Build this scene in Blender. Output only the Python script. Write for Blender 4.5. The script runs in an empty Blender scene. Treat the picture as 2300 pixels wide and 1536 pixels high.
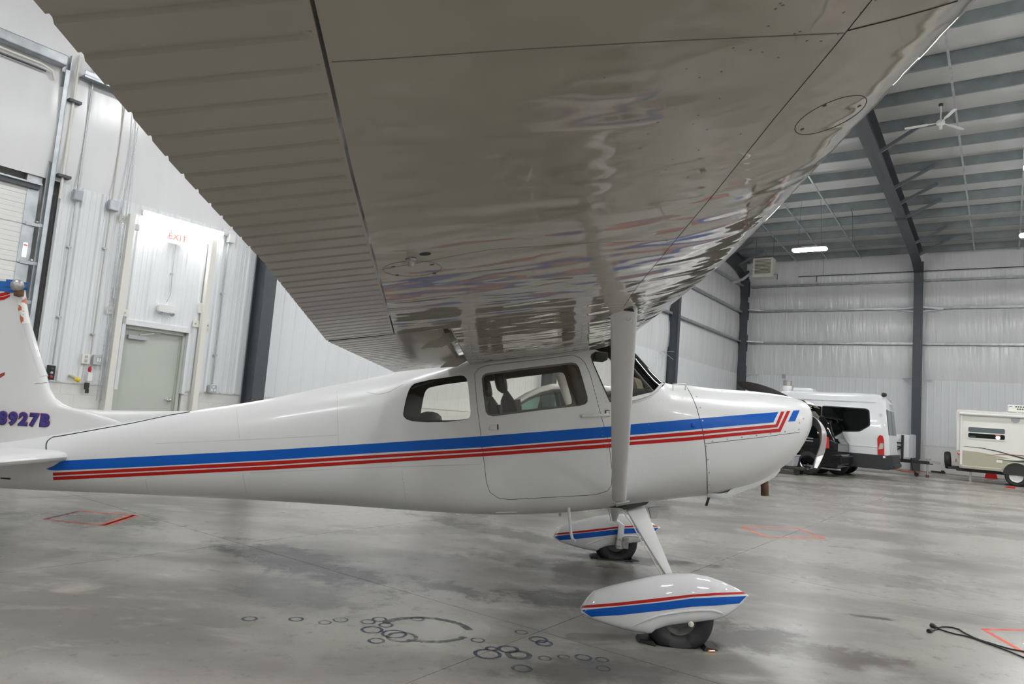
import bpy, bmesh, math, random
import numpy as np
from mathutils import Vector, Matrix
from mathutils.bvhtree import BVHTree

random.seed(7)
SC = bpy.context.scene
COL = SC.collection

# ------------------------------------------------------------------ camera
F_PX, PITCH, ROLL, YAW, H = 1570.0, math.radians(5.63), math.radians(4.45), math.radians(35.5), 1.30
cp, sp, cr, sr = math.cos(PITCH), math.sin(PITCH), math.cos(ROLL), math.sin(ROLL)
FW = Vector((0, cp, sp))
UP0 = Vector((0, -sp, cp))
RT = Vector((1, 0, 0)) * cr + UP0 * sr
UPV = Vector((1, 0, 0)) * -sr + UP0 * cr
cam_data = bpy.data.cameras.new('camera')
cam_data.sensor_width = 36.0
cam_data.lens = F_PX * 36.0 / 2300.0
cam_data.clip_start = 0.05
cam_data.clip_end = 200
cam = bpy.data.objects.new('camera', cam_data)
COL.objects.link(cam)
cam.matrix_world = Matrix(((RT.x, UPV.x, -FW.x, 0), (RT.y, UPV.y, -FW.y, 0), (RT.z, UPV.z, -FW.z, H), (0, 0, 0, 1)))
SC.camera = cam

# ------------------------------------------------------------------ world, exposure
SC.view_settings.view_transform = 'Standard'
SC.view_settings.look = 'None'
SC.view_settings.gamma = 1.0
SC.view_settings.use_curve_mapping = False
SC.view_settings.exposure = 1.4
world = bpy.data.worlds.new('world')
SC.world = world
world.use_nodes = True
world.node_tree.nodes['Background'].inputs[0].default_value = (0.5, 0.52, 0.55, 1)
world.node_tree.nodes['Background'].inputs[1].default_value = 0.02
LAMP_POWER = 50.0        # emission strength of the high bay diffusers
DOOR_LAMP_POWER = 26.0   # emission strength of the tube over the exit door

# ------------------------------------------------------------------ camera maths used to survey points in the photograph
def ray(x, y):
    return (FW * F_PX + RT * (x - 1150.0) - UPV * (y - 768.0)) / F_PX
def at_y(x, y, Y):
    d = ray(x, y)
    return Vector((0, 0, H)) + d * (Y / d.y)
def xz(x, y, Y):
    p = at_y(x, y, Y)
    return (p.x, p.z)
def on_floor(x, y, z=0.0):
    d = ray(x, y)
    return Vector((0, 0, H)) + d * ((z - H) / d.z)

# building axes: u along the back wall, v along the left wall
BU = Vector((math.cos(YAW), -math.sin(YAW), 0))
BV = Vector((math.sin(YAW), math.cos(YAW), 0))
UL, VB = -11.96, 38.4
def B2W(u, v, z=0.0):
    return BU * u + BV * v + Vector((0, 0, z))

# ------------------------------------------------------------------ materials
def new_mat(name):
    m = bpy.data.materials.new(name)
    m.use_nodes = True
    return m, m.node_tree, m.node_tree.nodes['Principled BSDF']

def mat(name, col, rough=0.5, metal=0.0, coat=0.0, noise=0.0, nscale=8.0, bump=0.0, bscale=20.0, spec=0.5, stretch=(1, 1, 1), emit=None, estr=0.0, rnoise=0.0):
    m, nt, p = new_mat(name)
    c = (col[0], col[1], col[2], 1)
    p.inputs['Base Color'].default_value = c
    p.inputs['Roughness'].default_value = rough
    p.inputs['Metallic'].default_value = metal
    p.inputs['Coat Weight'].default_value = coat
    p.inputs['Coat Roughness'].default_value = 0.05
    p.inputs['Specular IOR Level'].default_value = spec
    if emit:
        p.inputs['Emission Color'].default_value = (emit[0], emit[1], emit[2], 1)
        p.inputs['Emission Strength'].default_value = estr
    if noise or bump or rnoise:
        tc = nt.nodes.new('ShaderNodeTexCoord')
        mp = nt.nodes.new('ShaderNodeMapping')
        mp.inputs['Scale'].default_value = stretch
        nt.links.new(tc.outputs['Object'], mp.inputs[0])
    if noise:
        n = nt.nodes.new('ShaderNodeTexNoise')
        n.inputs['Scale'].default_value = nscale
        n.inputs['Detail'].default_value = 5
        nt.links.new(mp.outputs[0], n.inputs['Vector'])
        r = nt.nodes.new('ShaderNodeMapRange')
        r.inputs['From Min'].default_value = 0.3
        r.inputs['From Max'].default_value = 0.7
        r.inputs['To Min'].default_value = 1.0 - noise
        r.inputs['To Max'].default_value = 1.0 + noise * 0.4
        nt.links.new(n.outputs['Fac'], r.inputs['Value'])
        mx = nt.nodes.new('ShaderNodeMix')
        mx.data_type = 'RGBA'
        mx.blend_type = 'MULTIPLY'
        mx.inputs['Factor'].default_value = 1
        mx.inputs[6].default_value = c
        nt.links.new(r.outputs[0], mx.inputs[7])
        nt.links.new(mx.outputs[2], p.inputs['Base Color'])
        if rnoise:
            r2 = nt.nodes.new('ShaderNodeMapRange')
            r2.inputs['From Min'].default_value = 0.3
            r2.inputs['From Max'].default_value = 0.7
            r2.inputs['To Min'].default_value = rough + rnoise
            r2.inputs['To Max'].default_value = rough - rnoise
            nt.links.new(n.outputs['Fac'], r2.inputs['Value'])
            nt.links.new(r2.outputs[0], p.inputs['Roughness'])
    if bump:
        n2 = nt.nodes.new('ShaderNodeTexNoise')
        n2.inputs['Scale'].default_value = bscale
        n2.inputs['Detail'].default_value = 2
        nt.links.new(mp.outputs[0], n2.inputs['Vector'])
        b = nt.nodes.new('ShaderNodeBump')
        b.inputs['Strength'].default_value = 1.0
        b.inputs['Distance'].default_value = bump
        nt.links.new(n2.outputs['Fac'], b.inputs['Height'])
        nt.links.new(b.outputs[0], p.inputs['Normal'])
    return m

def emissive(name, col, strength):
    m = bpy.data.materials.new(name)
    m.use_nodes = True
    nt = m.node_tree
    nt.nodes.clear()
    e = nt.nodes.new('ShaderNodeEmission')
    e.inputs[0].default_value = (*col, 1)
    e.inputs[1].default_value = strength
    o = nt.nodes.new('ShaderNodeOutputMaterial')
    nt.links.new(e.outputs[0], o.inputs[0])
    return m

def glass(name, tint, refl=1.0, opacity=0.0, body=(0.02, 0.02, 0.02)):
    m = bpy.data.materials.new(name)
    m.use_nodes = True
    nt = m.node_tree
    nt.nodes.clear()
    t = nt.nodes.new('ShaderNodeBsdfTransparent')
    t.inputs[0].default_value = (*tint, 1)
    g = nt.nodes.new('ShaderNodeBsdfGlossy')
    g.inputs['Roughness'].default_value = 0.02
    f = nt.nodes.new('ShaderNodeFresnel')
    f.inputs[0].default_value = 1.45
    mx = nt.nodes.new('ShaderNodeMixShader')
    o = nt.nodes.new('ShaderNodeOutputMaterial')
    nt.links.new(f.outputs[0], mx.inputs[0])
    base = t.outputs[0]
    if opacity:
        d = nt.nodes.new('ShaderNodeBsdfDiffuse')
        d.inputs[0].default_value = (*body, 1)
        m2 = nt.nodes.new('ShaderNodeMixShader')
        m2.inputs[0].default_value = opacity
        nt.links.new(t.outputs[0], m2.inputs[1])
        nt.links.new(d.outputs[0], m2.inputs[2])
        base = m2.outputs[0]
    nt.links.new(base, mx.inputs[1])
    nt.links.new(g.outputs[0], mx.inputs[2])
    nt.links.new(mx.outputs[0], o.inputs[0])
    return m

M = {}
M['paint'] = mat('white_paint', (0.68, 0.68, 0.67), 0.30, coat=0.12, bump=0.0012, bscale=2.2)
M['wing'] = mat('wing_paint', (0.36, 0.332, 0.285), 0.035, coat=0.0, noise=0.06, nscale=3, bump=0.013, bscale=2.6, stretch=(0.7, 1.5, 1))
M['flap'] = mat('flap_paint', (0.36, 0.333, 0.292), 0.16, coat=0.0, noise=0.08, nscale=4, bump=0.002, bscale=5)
M['pant'] = mat('pant_paint', (0.70, 0.70, 0.70), 0.07, coat=0.3)
M['blue'] = mat('blue_paint', (0.002, 0.095, 0.44), 0.32, spec=0.25)
M['red'] = mat('red_paint', (0.46, 0.012, 0.008), 0.32, spec=0.25)
M['navy'] = mat('navy_lettering', (0.035, 0.03, 0.19), 0.3)
M['interior'] = mat('cabin_trim', (0.19, 0.165, 0.125), 0.7, noise=0.2, nscale=6)
M['dark_trim'] = mat('dark_trim', (0.035, 0.033, 0.03), 0.7)
M['leather'] = mat('seat_leather', (0.055, 0.048, 0.042), 0.45, noise=0.15, nscale=12)
M['leather_tan'] = mat('seat_piping', (0.17, 0.145, 0.12), 0.5)
M['black'] = mat('black_rubber', (0.018, 0.018, 0.019), 0.55, noise=0.2, nscale=14)
M['seam'] = mat('panel_gap', (0.03, 0.03, 0.03), 0.8)
M['seam_soft'] = mat('panel_lap', (0.42, 0.41, 0.385), 0.5)
M['seal'] = mat('rubber_seal', (0.02, 0.02, 0.04), 0.6)
M['chrome'] = mat('chrome', (0.75, 0.75, 0.76), 0.15, metal=1.0)
M['steel'] = mat('bare_steel', (0.45, 0.44, 0.42), 0.4, metal=0.8, noise=0.3, nscale=30)
M['old_alloy'] = mat('dull_alloy', (0.13, 0.12, 0.105), 0.6, metal=0.3, noise=0.3, nscale=20)
M['rust'] = mat('rusty_steel', (0.15, 0.075, 0.04), 0.7, noise=0.4, nscale=20)
M['prop_back'] = mat('propeller_black', (0.035, 0.032, 0.03), 0.5)
M['prop_face'] = mat('propeller_grey', (0.27, 0.235, 0.225), 0.35, noise=0.15, nscale=10)
M['galv'] = mat('galvanised_steel', (0.50, 0.53, 0.55), 0.38, metal=0.55, noise=0.25, nscale=5)
M['purlin'] = mat('primed_purlin', (0.235, 0.262, 0.272), 0.5, metal=0.15, noise=0.2, nscale=2)
M['brace'] = mat('brace_steel', (0.12, 0.135, 0.145), 0.5, noise=0.1, nscale=3)
M['lap_dark'] = mat('dark_lap', (0.15, 0.14, 0.12), 0.6)
M['frame'] = mat('grey_painted_steel', (0.070, 0.078, 0.088), 0.45, noise=0.1, nscale=3)
M['liner'] = mat('liner_panel', (0.755, 0.775, 0.79), 0.35, noise=0.04, nscale=1.2)
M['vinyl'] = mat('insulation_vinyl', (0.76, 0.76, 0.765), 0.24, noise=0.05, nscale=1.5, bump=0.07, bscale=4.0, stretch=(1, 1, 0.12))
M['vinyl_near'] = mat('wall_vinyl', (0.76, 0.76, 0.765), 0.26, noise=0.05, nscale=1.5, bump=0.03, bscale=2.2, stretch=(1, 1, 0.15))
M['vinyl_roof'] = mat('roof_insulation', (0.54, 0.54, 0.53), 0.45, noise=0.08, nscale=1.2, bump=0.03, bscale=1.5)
M['block'] = mat('painted_block', (0.74, 0.735, 0.715), 0.55, bump=0.004, bscale=60, noise=0.05, nscale=3)
M['door'] = mat('door_paint', (0.50, 0.53, 0.475), 0.45, noise=0.03, nscale=2)
M['white'] = mat('white_enamel', (0.78, 0.78, 0.76), 0.4)
M['cream'] = mat('cream_tube', (0.76, 0.745, 0.69), 0.45)
M['box_grey'] = mat('grey_box', (0.42, 0.44, 0.46), 0.5)
M['yellow'] = mat('yellow_plastic', (0.75, 0.55, 0.03), 0.5)
M['tape'] = mat('blue_tape', (0.012, 0.13, 0.44), 0.55, noise=0.15, nscale=15)
M['cord'] = mat('black_cord', (0.012, 0.012, 0.014), 0.45)
M['amber'] = mat('amber_lens', (0.8, 0.25, 0.02), 0.15, coat=1.0)
M['orange'] = mat('orange_plastic', (0.62, 0.13, 0.03), 0.5)
M['dirt'] = mat('brown_debris', (0.16, 0.085, 0.045), 0.9, noise=0.4, nscale=10)
M['glass'] = glass('aircraft_perspex', (0.97, 0.965, 0.94))
M['glass_green'] = glass('car_glass', (0.45, 0.62, 0.57))
M['glass_dark'] = glass('privacy_glass', (0.05, 0.07, 0.06), opacity=0.8, body=(0.004, 0.006, 0.005))
M['glass_grey'] = glass('grey_glass', (0.35, 0.4, 0.42), opacity=0.55, body=(0.22, 0.26, 0.27))
M['van'] = mat('van_white', (0.76, 0.77, 0.78), 0.2, coat=0.7)
M['cladding'] = mat('grey_cladding', (0.028, 0.03, 0.034), 0.6)
M['suv'] = mat('black_car_paint', (0.006, 0.006, 0.007), 0.10, spec=0.35)
M['tail'] = mat('red_lens', (0.55, 0.012, 0.01), 0.15, coat=0.8)
M['rv'] = mat('rv_cream', (0.82, 0.805, 0.745), 0.4, noise=0.04, nscale=2)
M['rv_tan'] = mat('rv_tan', (0.45, 0.425, 0.32), 0.4)
M['rv_green'] = mat('rv_dark_green', (0.045, 0.075, 0.06), 0.4)
M['rv_red'] = mat('rv_rust_red', (0.30, 0.06, 0.03), 0.4)
M['lamp_shell'] = mat('lamp_housing', (0.7, 0.7, 0.7), 0.4)
M['lamp_emit'] = emissive('lamp_diffuser', (0.975, 0.99, 1.0), LAMP_POWER)
M['tube_emit'] = emissive('tube_lamp', (1.0, 0.99, 0.97), DOOR_LAMP_POWER)
M['sign_white'] = mat('sign_white', (0.85, 0.85, 0.84), 0.4, emit=(1, 1, 1), estr=0.25)
M['sign_red'] = mat('sign_red', (0.7, 0.12, 0.08), 0.4)
M['exit_red'] = mat('pale_red_letters', (0.62, 0.16, 0.12), 0.5)
M['heater'] = mat('heater_cream', (0.50, 0.49, 0.45), 0.5)
M['louver'] = mat('heater_dark', (0.10, 0.095, 0.085), 0.6)

# ------------------------------------------------------------------ mesh builder
class MB:
    def __init__(self):
        self.v, self.f, self.mi = [], [], []
    def add(self, vs, fs, m=0):
        o = len(self.v)
        self.v += [tuple(p) for p in vs]
        for f in fs:
            self.f.append([i + o for i in f])
            self.mi.append(m)
        return self
    def box(self, x0, x1, y0, y1, z0, z1, m=0):
        vs = [(x0, y0, z0), (x1, y0, z0), (x1, y1, z0), (x0, y1, z0), (x0, y0, z1), (x1, y0, z1), (x1, y1, z1), (x0, y1, z1)]
        return self.add(vs, [(0, 3, 2, 1), (4, 5, 6, 7), (0, 1, 5, 4), (1, 2, 6, 5), (2, 3, 7, 6), (3, 0, 4, 7)], m)
    def hexa(self, a, b, m=0):
        """two quads a (4 pts) and b (4 pts) joined"""
        return self.add(list(a) + list(b), [(3, 2, 1, 0), (4, 5, 6, 7), (0, 1, 5, 4), (1, 2, 6, 5), (2, 3, 7, 6), (3, 0, 4, 7)], m)
    def bar(self, p0, p1, w, h, up=(0, 0, 1), m=0):
        p0, p1 = Vector(p0), Vector(p1)
        d = (p1 - p0).normalized()
        s = d.cross(Vector(up))
        if s.length < 1e-4:
            s = d.cross(Vector((1, 0, 0)))
        s.normalize()
        t = s.cross(d)
        q = [s * w / 2 + t * h / 2, s * -w / 2 + t * h / 2, s * -w / 2 - t * h / 2, s * w / 2 - t * h / 2]
        return self.hexa([p0 + k for k in q], [p1 + k for k in q], m)
    def loft(self, rings, m=0, caps=True, closed=True):
        o = len(self.v)
        n = len(rings[0])
        for r in rings:
            self.v += [tuple(p) for p in r]
        kk = n if closed else n - 1
        for i in range(len(rings) - 1):
            for j in range(kk):
                a, b = o + i * n + j, o + i * n + (j + 1) % n
                self.f.append([a, b, b + n, a + n])
                self.mi.append(m)
        if caps and closed:
            self.f.append([o + j for j in reversed(range(n))]); self.mi.append(m)
            e = o + (len(rings) - 1) * n
            self.f.append([e + j for j in range(n)]); self.mi.append(m)
        return self
    def tube(self, pts, r, n=8, m=0, caps=True, flat=1.0):
        pts = [Vector(p) for p in pts]
        rings = []
        prev = None
        for i, p in enumerate(pts):
            d = (pts[min(i + 1, len(pts) - 1)] - pts[max(i - 1, 0)])
            d.normalize()
            if prev is None:
                a = Vector((0, 0, 1)) if abs(d.z) < 0.9 else Vector((1, 0, 0))
                s = d.cross(a).normalized()
            else:
                s = (prev - d * prev.dot(d)).normalized()
            prev = s
            t = d.cross(s)
            rr = r[i] if isinstance(r, (list, tuple)) else r
            rings.append([p + (s * math.cos(2 * math.pi * k / n) + t * math.sin(2 * math.pi * k / n) * flat) * rr for k in range(n)])
        return self.loft(rings, m, caps)
    def cyl(self, p0, p1, r, n=16, m=0, r1=None):
        return self.tube([p0, p1], [r, r if r1 is None else r1], n, m)
    def lathe(self, prof, c, axis, n=24, m=0, caps=True):
        """prof: (radius, offset along axis)"""
        axis = Vector(axis).normalized()
        a = Vector((0, 0, 1)) if abs(axis.z) < 0.9 else Vector((1, 0, 0))
        s = axis.cross(a).normalized(); t = axis.cross(s)
        c = Vector(c)
        rings = [[c + axis * h + (s * math.cos(2 * math.pi * k / n) + t * math.sin(2 * math.pi * k / n)) * max(r, 1e-4) for k in range(n)] for r, h in prof]
        return self.loft(rings, m, caps)
    def prism(self, poly, fn0, fn1, m=0):
        """poly 2D points -> fn0(p), fn1(p) give the two 3D faces"""
        n = len(poly)
        a = [fn0(p) for p in poly]; b = [fn1(p) for p in poly]
        fs = [list(reversed(range(n))), [n + i for i in range(n)]]
        for i in range(n):
            j = (i + 1) % n
            fs.append([i, j, n + j, n + i])
        return self.add(a + b, fs, m)
    def grid(self, rows, m=0):
        nc = len(rows[0]); o = len(self.v)
        for r in rows:
            self.v += [tuple(p) for p in r]
        for i in range(len(rows) - 1):
            for j in range(nc - 1):
                a = o + i * nc + j
                self.f.append([a, a + 1, a + nc + 1, a + nc]); self.mi.append(m)
        return self
    def mesh(self, name, mats, smooth=None, bevel=0.0, segs=2, recalc=True):
        me = bpy.data.meshes.new(name)
        me.from_pydata(self.v, [], self.f)
        for mm in (mats if isinstance(mats, (list, tuple)) else [mats]):
            me.materials.append(mm)
        for p, i in zip(me.polygons, self.mi):
            p.material_index = i
        bm = bmesh.new(); bm.from_mesh(me)
        if recalc:
            bmesh.ops.recalc_face_normals(bm, faces=bm.faces)
        if bevel:
            es = [e for e in bm.edges if len(e.link_faces) == 2 and e.calc_face_angle(0) > 0.5]
            bmesh.ops.bevel(bm, geom=es, offset=bevel, segments=segs, profile=0.5, affect='EDGES', clamp_overlap=True)
        bm.to_mesh(me); bm.free()
        if smooth is not None:
            me.shade_smooth()
            me.set_sharp_from_angle(angle=math.radians(smooth))
        return me
    def build(self, name, mats, parent=None, smooth=None, bevel=0.0, segs=2, recalc=True, world=False):
        return link(name, self.mesh(name, mats, smooth, bevel, segs, recalc), parent, world)

def link(name, me, parent=None, world=False):
    o = bpy.data.objects.new(name, me)
    COL.objects.link(o)
    if parent is not None:
        o.parent = parent
        if world:     # vertices are in world coordinates: undo the parents' transforms
            mw = Matrix.Identity(4); q = parent
            chain = []
            while q is not None:
                chain.append(q); q = q.parent
            for q in reversed(chain):
                mw = mw @ q.matrix_parent_inverse @ q.matrix_basis
            o.matrix_parent_inverse = mw.inverted()
    return o

def thing(name, label, cat, loc=(0, 0, 0), rz=0.0, group=None):
    o = bpy.data.objects.new(name, None)
    COL.objects.link(o)
    o.location = loc
    o.rotation_euler = (0, 0, rz)
    o.empty_display_size = 0.2
    return tag(o, label, cat, group)
def tag(o, label, cat, group=None):
    o['label'] = label; o['category'] = cat
    if group:
        o['group'] = group
    return o
def struct(o):
    o['kind'] = 'structure'
    return o
def stuff(o):
    o['kind'] = 'stuff'
    return o
def copy_tree(o, parent=None):
    c = o.copy(); COL.objects.link(c)
    if parent is not None:
        c.parent = parent
        c.matrix_parent_inverse = o.matrix_parent_inverse.copy()
    for ch in list(o.children):
        copy_tree(ch, c)
    return c
def building(o):
    """an object whose mesh is authored in building coordinates (u, v, z)"""
    o.rotation_euler = (0, 0, -YAW)
    return o

def evaluate(o):
    bpy.context.view_layer.update()
    dg = bpy.context.evaluated_depsgraph_get()
    return bpy.data.meshes.new_from_object(o.evaluated_get(dg))
def boolean(me_a, me_b, op):
    a = bpy.data.objects.new('tmp_a', me_a); b = bpy.data.objects.new('tmp_b', me_b)
    COL.objects.link(a); COL.objects.link(b)
    md = a.modifiers.new('b', 'BOOLEAN')
    md.operation = op; md.object = b; md.solver = 'EXACT'
    r = evaluate(a)
    bpy.data.objects.remove(a); bpy.data.objects.remove(b)
    return r
def pchip(xs, ys, x):
    xs = np.array(xs, float); ys = np.array(ys, float)
    h = np.diff(xs); d = np.diff(ys) / h
    m = np.zeros(len(xs))
    m[0], m[-1] = d[0], d[-1]
    for i in range(1, len(xs) - 1):
        if d[i - 1] * d[i] <= 0:
            m[i] = 0
        else:
            w1, w2 = 2 * h[i] + h[i - 1], h[i] + 2 * h[i - 1]
            m[i] = (w1 + w2) / (w1 / d[i - 1] + w2 / d[i])
    i = int(np.clip(np.searchsorted(xs, x) - 1, 0, len(xs) - 2))
    t = (x - xs[i]) / h[i]
    return float((1 + 2 * t) * (1 - t) ** 2 * ys[i] + t * (1 - t) ** 2 * h[i] * m[i] + t * t * (3 - 2 * t) * ys[i + 1] + t * t * (t - 1) * h[i] * m[i + 1])
def resample(pl, n):
    pl = [Vector(p) for p in pl]
    L = [0.0]
    for a, b in zip(pl, pl[1:]):
        L.append(L[-1] + (b - a).length)
    out = []
    for k in range(n):
        s = L[-1] * k / (n - 1)
        i = 0
        while i < len(L) - 2 and L[i + 1] < s:
            i += 1
        t = (s - L[i]) / max(L[i + 1] - L[i], 1e-9)
        out.append(pl[i].lerp(pl[i + 1], t))
    return out
def round_poly(poly, r, n=4):
    """round the corners of a 2D polygon"""
    out = []
    N = len(poly)
    for i in range(N):
        p, a, b = Vector(poly[i]), Vector(poly[i - 1]), Vector(poly[(i + 1) % N])
        rr = r[i] if isinstance(r, (list, tuple)) else r
        d1, d2 = (a - p), (b - p)
        q = min(rr, d1.length * 0.48, d2.length * 0.48)
        p1, p2 = p + d1.normalized() * q, p + d2.normalized() * q
        for k in range(n + 1):
            t = k / n
            out.append(tuple(p1.lerp(p, t).lerp(p.lerp(p2, t), t)))
    return out

# =================================================================== BUILDING
V0, U1 = -14.0, 25.0
RZ = 10.3
VR = 10.0                                  # ridge
def roof_z(v):
    return RZ + (VB - v) / 24.0 if v >= VR else RZ + (VB - VR) / 24.0 - (VR - v) / 24.0

# ---- floor: concrete slabs cut by control joints
def floor_material():
    m, nt, p = new_mat('polished_concrete')
    L = nt.links.new
    geo = nt.nodes.new('ShaderNodeNewGeometry')
    def noise(scale, detail=4, stretch=(1, 1, 1), rot=0.0, rough=0.55, dist=0.0):
        mp = nt.nodes.new('ShaderNodeMapping')
        mp.inputs['Scale'].default_value = stretch
        mp.inputs['Rotation'].default_value = (0, 0, rot)
        L(geo.outputs['Position'], mp.inputs[0])
        n = nt.nodes.new('ShaderNodeTexNoise')
        n.inputs['Scale'].default_value = scale
        n.inputs['Detail'].default_value = detail
        n.inputs['Roughness'].default_value = rough
        n.inputs['Distortion'].default_value = dist
        L(mp.outputs[0], n.inputs['Vector'])
        return n.outputs['Fac']
    def rng(s, a, b, c, d, smooth=False):
        r = nt.nodes.new('ShaderNodeMapRange')
        if smooth:
            r.interpolation_type = 'SMOOTHSTEP'
        for k, val in zip(('From Min', 'From Max', 'To Min', 'To Max'), (a, b, c, d)):
            r.inputs[k].default_value = val
        L(s, r.inputs['Value'])
        return r.outputs[0]
    def math2(op, a, b):
        q = nt.nodes.new('ShaderNodeMath'); q.operation = op
        for i, s in enumerate((a, b)):
            if isinstance(s, (int, float)):
                q.inputs[i].default_value = s
            else:
                L(s, q.inputs[i])
        return q.outputs[0]
    def mix(a, b, f):
        q = nt.nodes.new('ShaderNodeMix'); q.data_type = 'RGBA'
        for s, i in ((a, 6), (b, 7)):
            if isinstance(s, tuple):
                q.inputs[i].default_value = (*s, 1)
            else:
                L(s, q.inputs[i])
        if isinstance(f, (int, float)):
            q.inputs[0].default_value = f
        else:
            L(f, q.inputs[0])
        return q.outputs[2]
    big = noise(0.42, 4, (1, 1.6, 1), 0.6)
    mid = noise(1.5, 6, (1, 2.2, 1), 0.5, 0.62, 0.4)
    fine = noise(9.0, 8, (1, 1.1, 1), 0.3, 0.75)
    speck = noise(90.0, 2)
    col = mix((0.355, 0.336, 0.300), (0.180, 0.168, 0.148), rng(big, 0.40, 0.64, 0, 1, True))
    col = mix(col, (0.375, 0.356, 0.318), rng(mid, 0.52, 0.70, 0, 0.8, True))
    col = mix(col, (0.095, 0.088, 0.080), rng(fine, 0.53, 0.72, 0, 0.7, True))
    col = mix(col, (0.40, 0.385, 0.355), rng(noise(16.0, 6, (1, 1, 1), 1.1, 0.7), 0.58, 0.75, 0, 0.45, True))
    col = mix(col, (0.14, 0.135, 0.13), rng(speck, 0.60, 0.75, 0, 0.35))
    # soft worn stains with a place of their own: x, y, half sizes, angle, strength, colour
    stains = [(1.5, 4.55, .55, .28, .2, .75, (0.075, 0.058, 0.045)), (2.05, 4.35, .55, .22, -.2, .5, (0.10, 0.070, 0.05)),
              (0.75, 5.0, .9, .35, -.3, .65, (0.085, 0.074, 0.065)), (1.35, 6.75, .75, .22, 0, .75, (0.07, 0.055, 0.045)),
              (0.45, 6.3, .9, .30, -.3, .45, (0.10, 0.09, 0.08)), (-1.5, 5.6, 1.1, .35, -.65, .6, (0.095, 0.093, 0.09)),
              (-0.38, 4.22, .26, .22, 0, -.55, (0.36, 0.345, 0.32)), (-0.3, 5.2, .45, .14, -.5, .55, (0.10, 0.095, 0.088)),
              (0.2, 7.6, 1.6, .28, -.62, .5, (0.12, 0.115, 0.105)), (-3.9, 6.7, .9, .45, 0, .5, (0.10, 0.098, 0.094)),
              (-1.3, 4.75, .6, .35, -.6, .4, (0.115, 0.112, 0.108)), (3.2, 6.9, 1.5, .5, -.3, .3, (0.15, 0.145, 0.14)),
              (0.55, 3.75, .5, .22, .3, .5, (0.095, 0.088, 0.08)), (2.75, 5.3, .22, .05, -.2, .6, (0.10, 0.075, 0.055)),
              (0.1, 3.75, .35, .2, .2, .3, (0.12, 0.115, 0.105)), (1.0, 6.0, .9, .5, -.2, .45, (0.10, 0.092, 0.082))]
    warp = noise(4.0, 5, rough=0.7)
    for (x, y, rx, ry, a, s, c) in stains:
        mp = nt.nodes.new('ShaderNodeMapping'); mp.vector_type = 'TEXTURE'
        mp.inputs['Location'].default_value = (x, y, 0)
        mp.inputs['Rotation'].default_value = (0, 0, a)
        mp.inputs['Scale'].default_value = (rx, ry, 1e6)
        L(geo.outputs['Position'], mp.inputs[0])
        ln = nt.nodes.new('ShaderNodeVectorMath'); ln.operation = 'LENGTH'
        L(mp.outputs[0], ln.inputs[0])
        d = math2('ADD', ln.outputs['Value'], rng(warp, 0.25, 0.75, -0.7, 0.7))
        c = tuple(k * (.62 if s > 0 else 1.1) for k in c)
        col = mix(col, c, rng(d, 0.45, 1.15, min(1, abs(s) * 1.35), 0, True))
    # worn brown strip along the foot of the far wall
    dv = nt.nodes.new('ShaderNodeVectorMath'); dv.operation = 'DOT_PRODUCT'
    L(geo.outputs['Position'], dv.inputs[0]); dv.inputs[1].default_value = tuple(BV)
    strip = math2('ADD', dv.outputs['Value'], rng(mid, 0.3, 0.7, -1.2, 1.2))
    col = mix(col, (0.20, 0.085, 0.045), rng(strip, 36.4, 37.8, 0, 0.8, True))
    L(col, p.inputs['Base Color'])
    L(rng(big, 0.3, 0.7, 0.20, 0.36), p.inputs['Roughness'])
    p.inputs['Specular IOR Level'].default_value = 0.36
    bmp = nt.nodes.new('ShaderNodeBump')
    bmp.inputs['Distance'].default_value = 0.0016
    L(mid, bmp.inputs['Height'])
    L(bmp.outputs[0], p.inputs['Normal'])
    return m
M['floor'] = floor_material()
floor = struct(building(MB().box(UL - .3, U1 + .3, V0 - .3, VB + .3, -0.20, -0.012).build('floor', mat('joint_filler', (0.12, 0.10, 0.085), 0.9))))
GAP = 0.0028
SL = 3.05
slab_me = MB().box(-SL / 2 + GAP, SL / 2 - GAP, -SL / 2 + GAP, SL / 2 - GAP, -0.013, 0.0).mesh('slab', M['floor'])
us = [-2.28 + SL * i for i in range(-4, 10)]
vs_ = [3.72 + SL * j for j in range(-6, 13)]
for i in range(len(us) - 1):
    for j in range(len(vs_) - 1):
        a, b, c, d = max(us[i], UL - .2), min(us[i + 1], U1 + .2), max(vs_[j], V0 - .2), min(vs_[j + 1], VB + .2)
        if b - a < .05 or d - c < .05:
            continue
        if b - a > SL - .01 and d - c > SL - .01:
            s = link('slab', slab_me, floor)
            s.location = ((a + b) / 2, (c + d) / 2, 0)
        else:
            MB().box(a + GAP, b - GAP, c + GAP, d - GAP, -0.013, 0.0).build('slab', M['floor'], floor)

# ---- walls
def billow(mb, along0, along1, z0, z1, place, amp=0.05, step=0.3, zstep=0.25):
    rows = []
    n = max(2, int((along1 - along0) / step)); k = max(2, int((z1 - z0) / zstep))
    ph = [random.uniform(0, 6.28) for _ in range(n + 1)]
    for j in range(k + 1):
        t = j / k
        rows.append([place(along0 + (along1 - along0) * i / n, z0 + (z1 - z0) * t,
                           amp * math.sin(math.pi * t) + 0.012 * math.sin(ph[i]) * math.sin(math.pi * t)) for i in range(n + 1)])
    mb.grid(rows)
def rib_profile():
    p = []
    for k in range(3):
        b = k * 0.3047
        p += [(b, .004), (b + .022, .032), (b + .060, .032), (b + .082, .004), (b + .150, .004), (b + .158, .010), (b + .176, .010), (b + .184, .004), (b + .235, .004), (b + .243, .010), (b + .258, .010), (b + .266, .004)]
    p.append((0.914, .004))
    return p
PROF = rib_profile()
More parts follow.
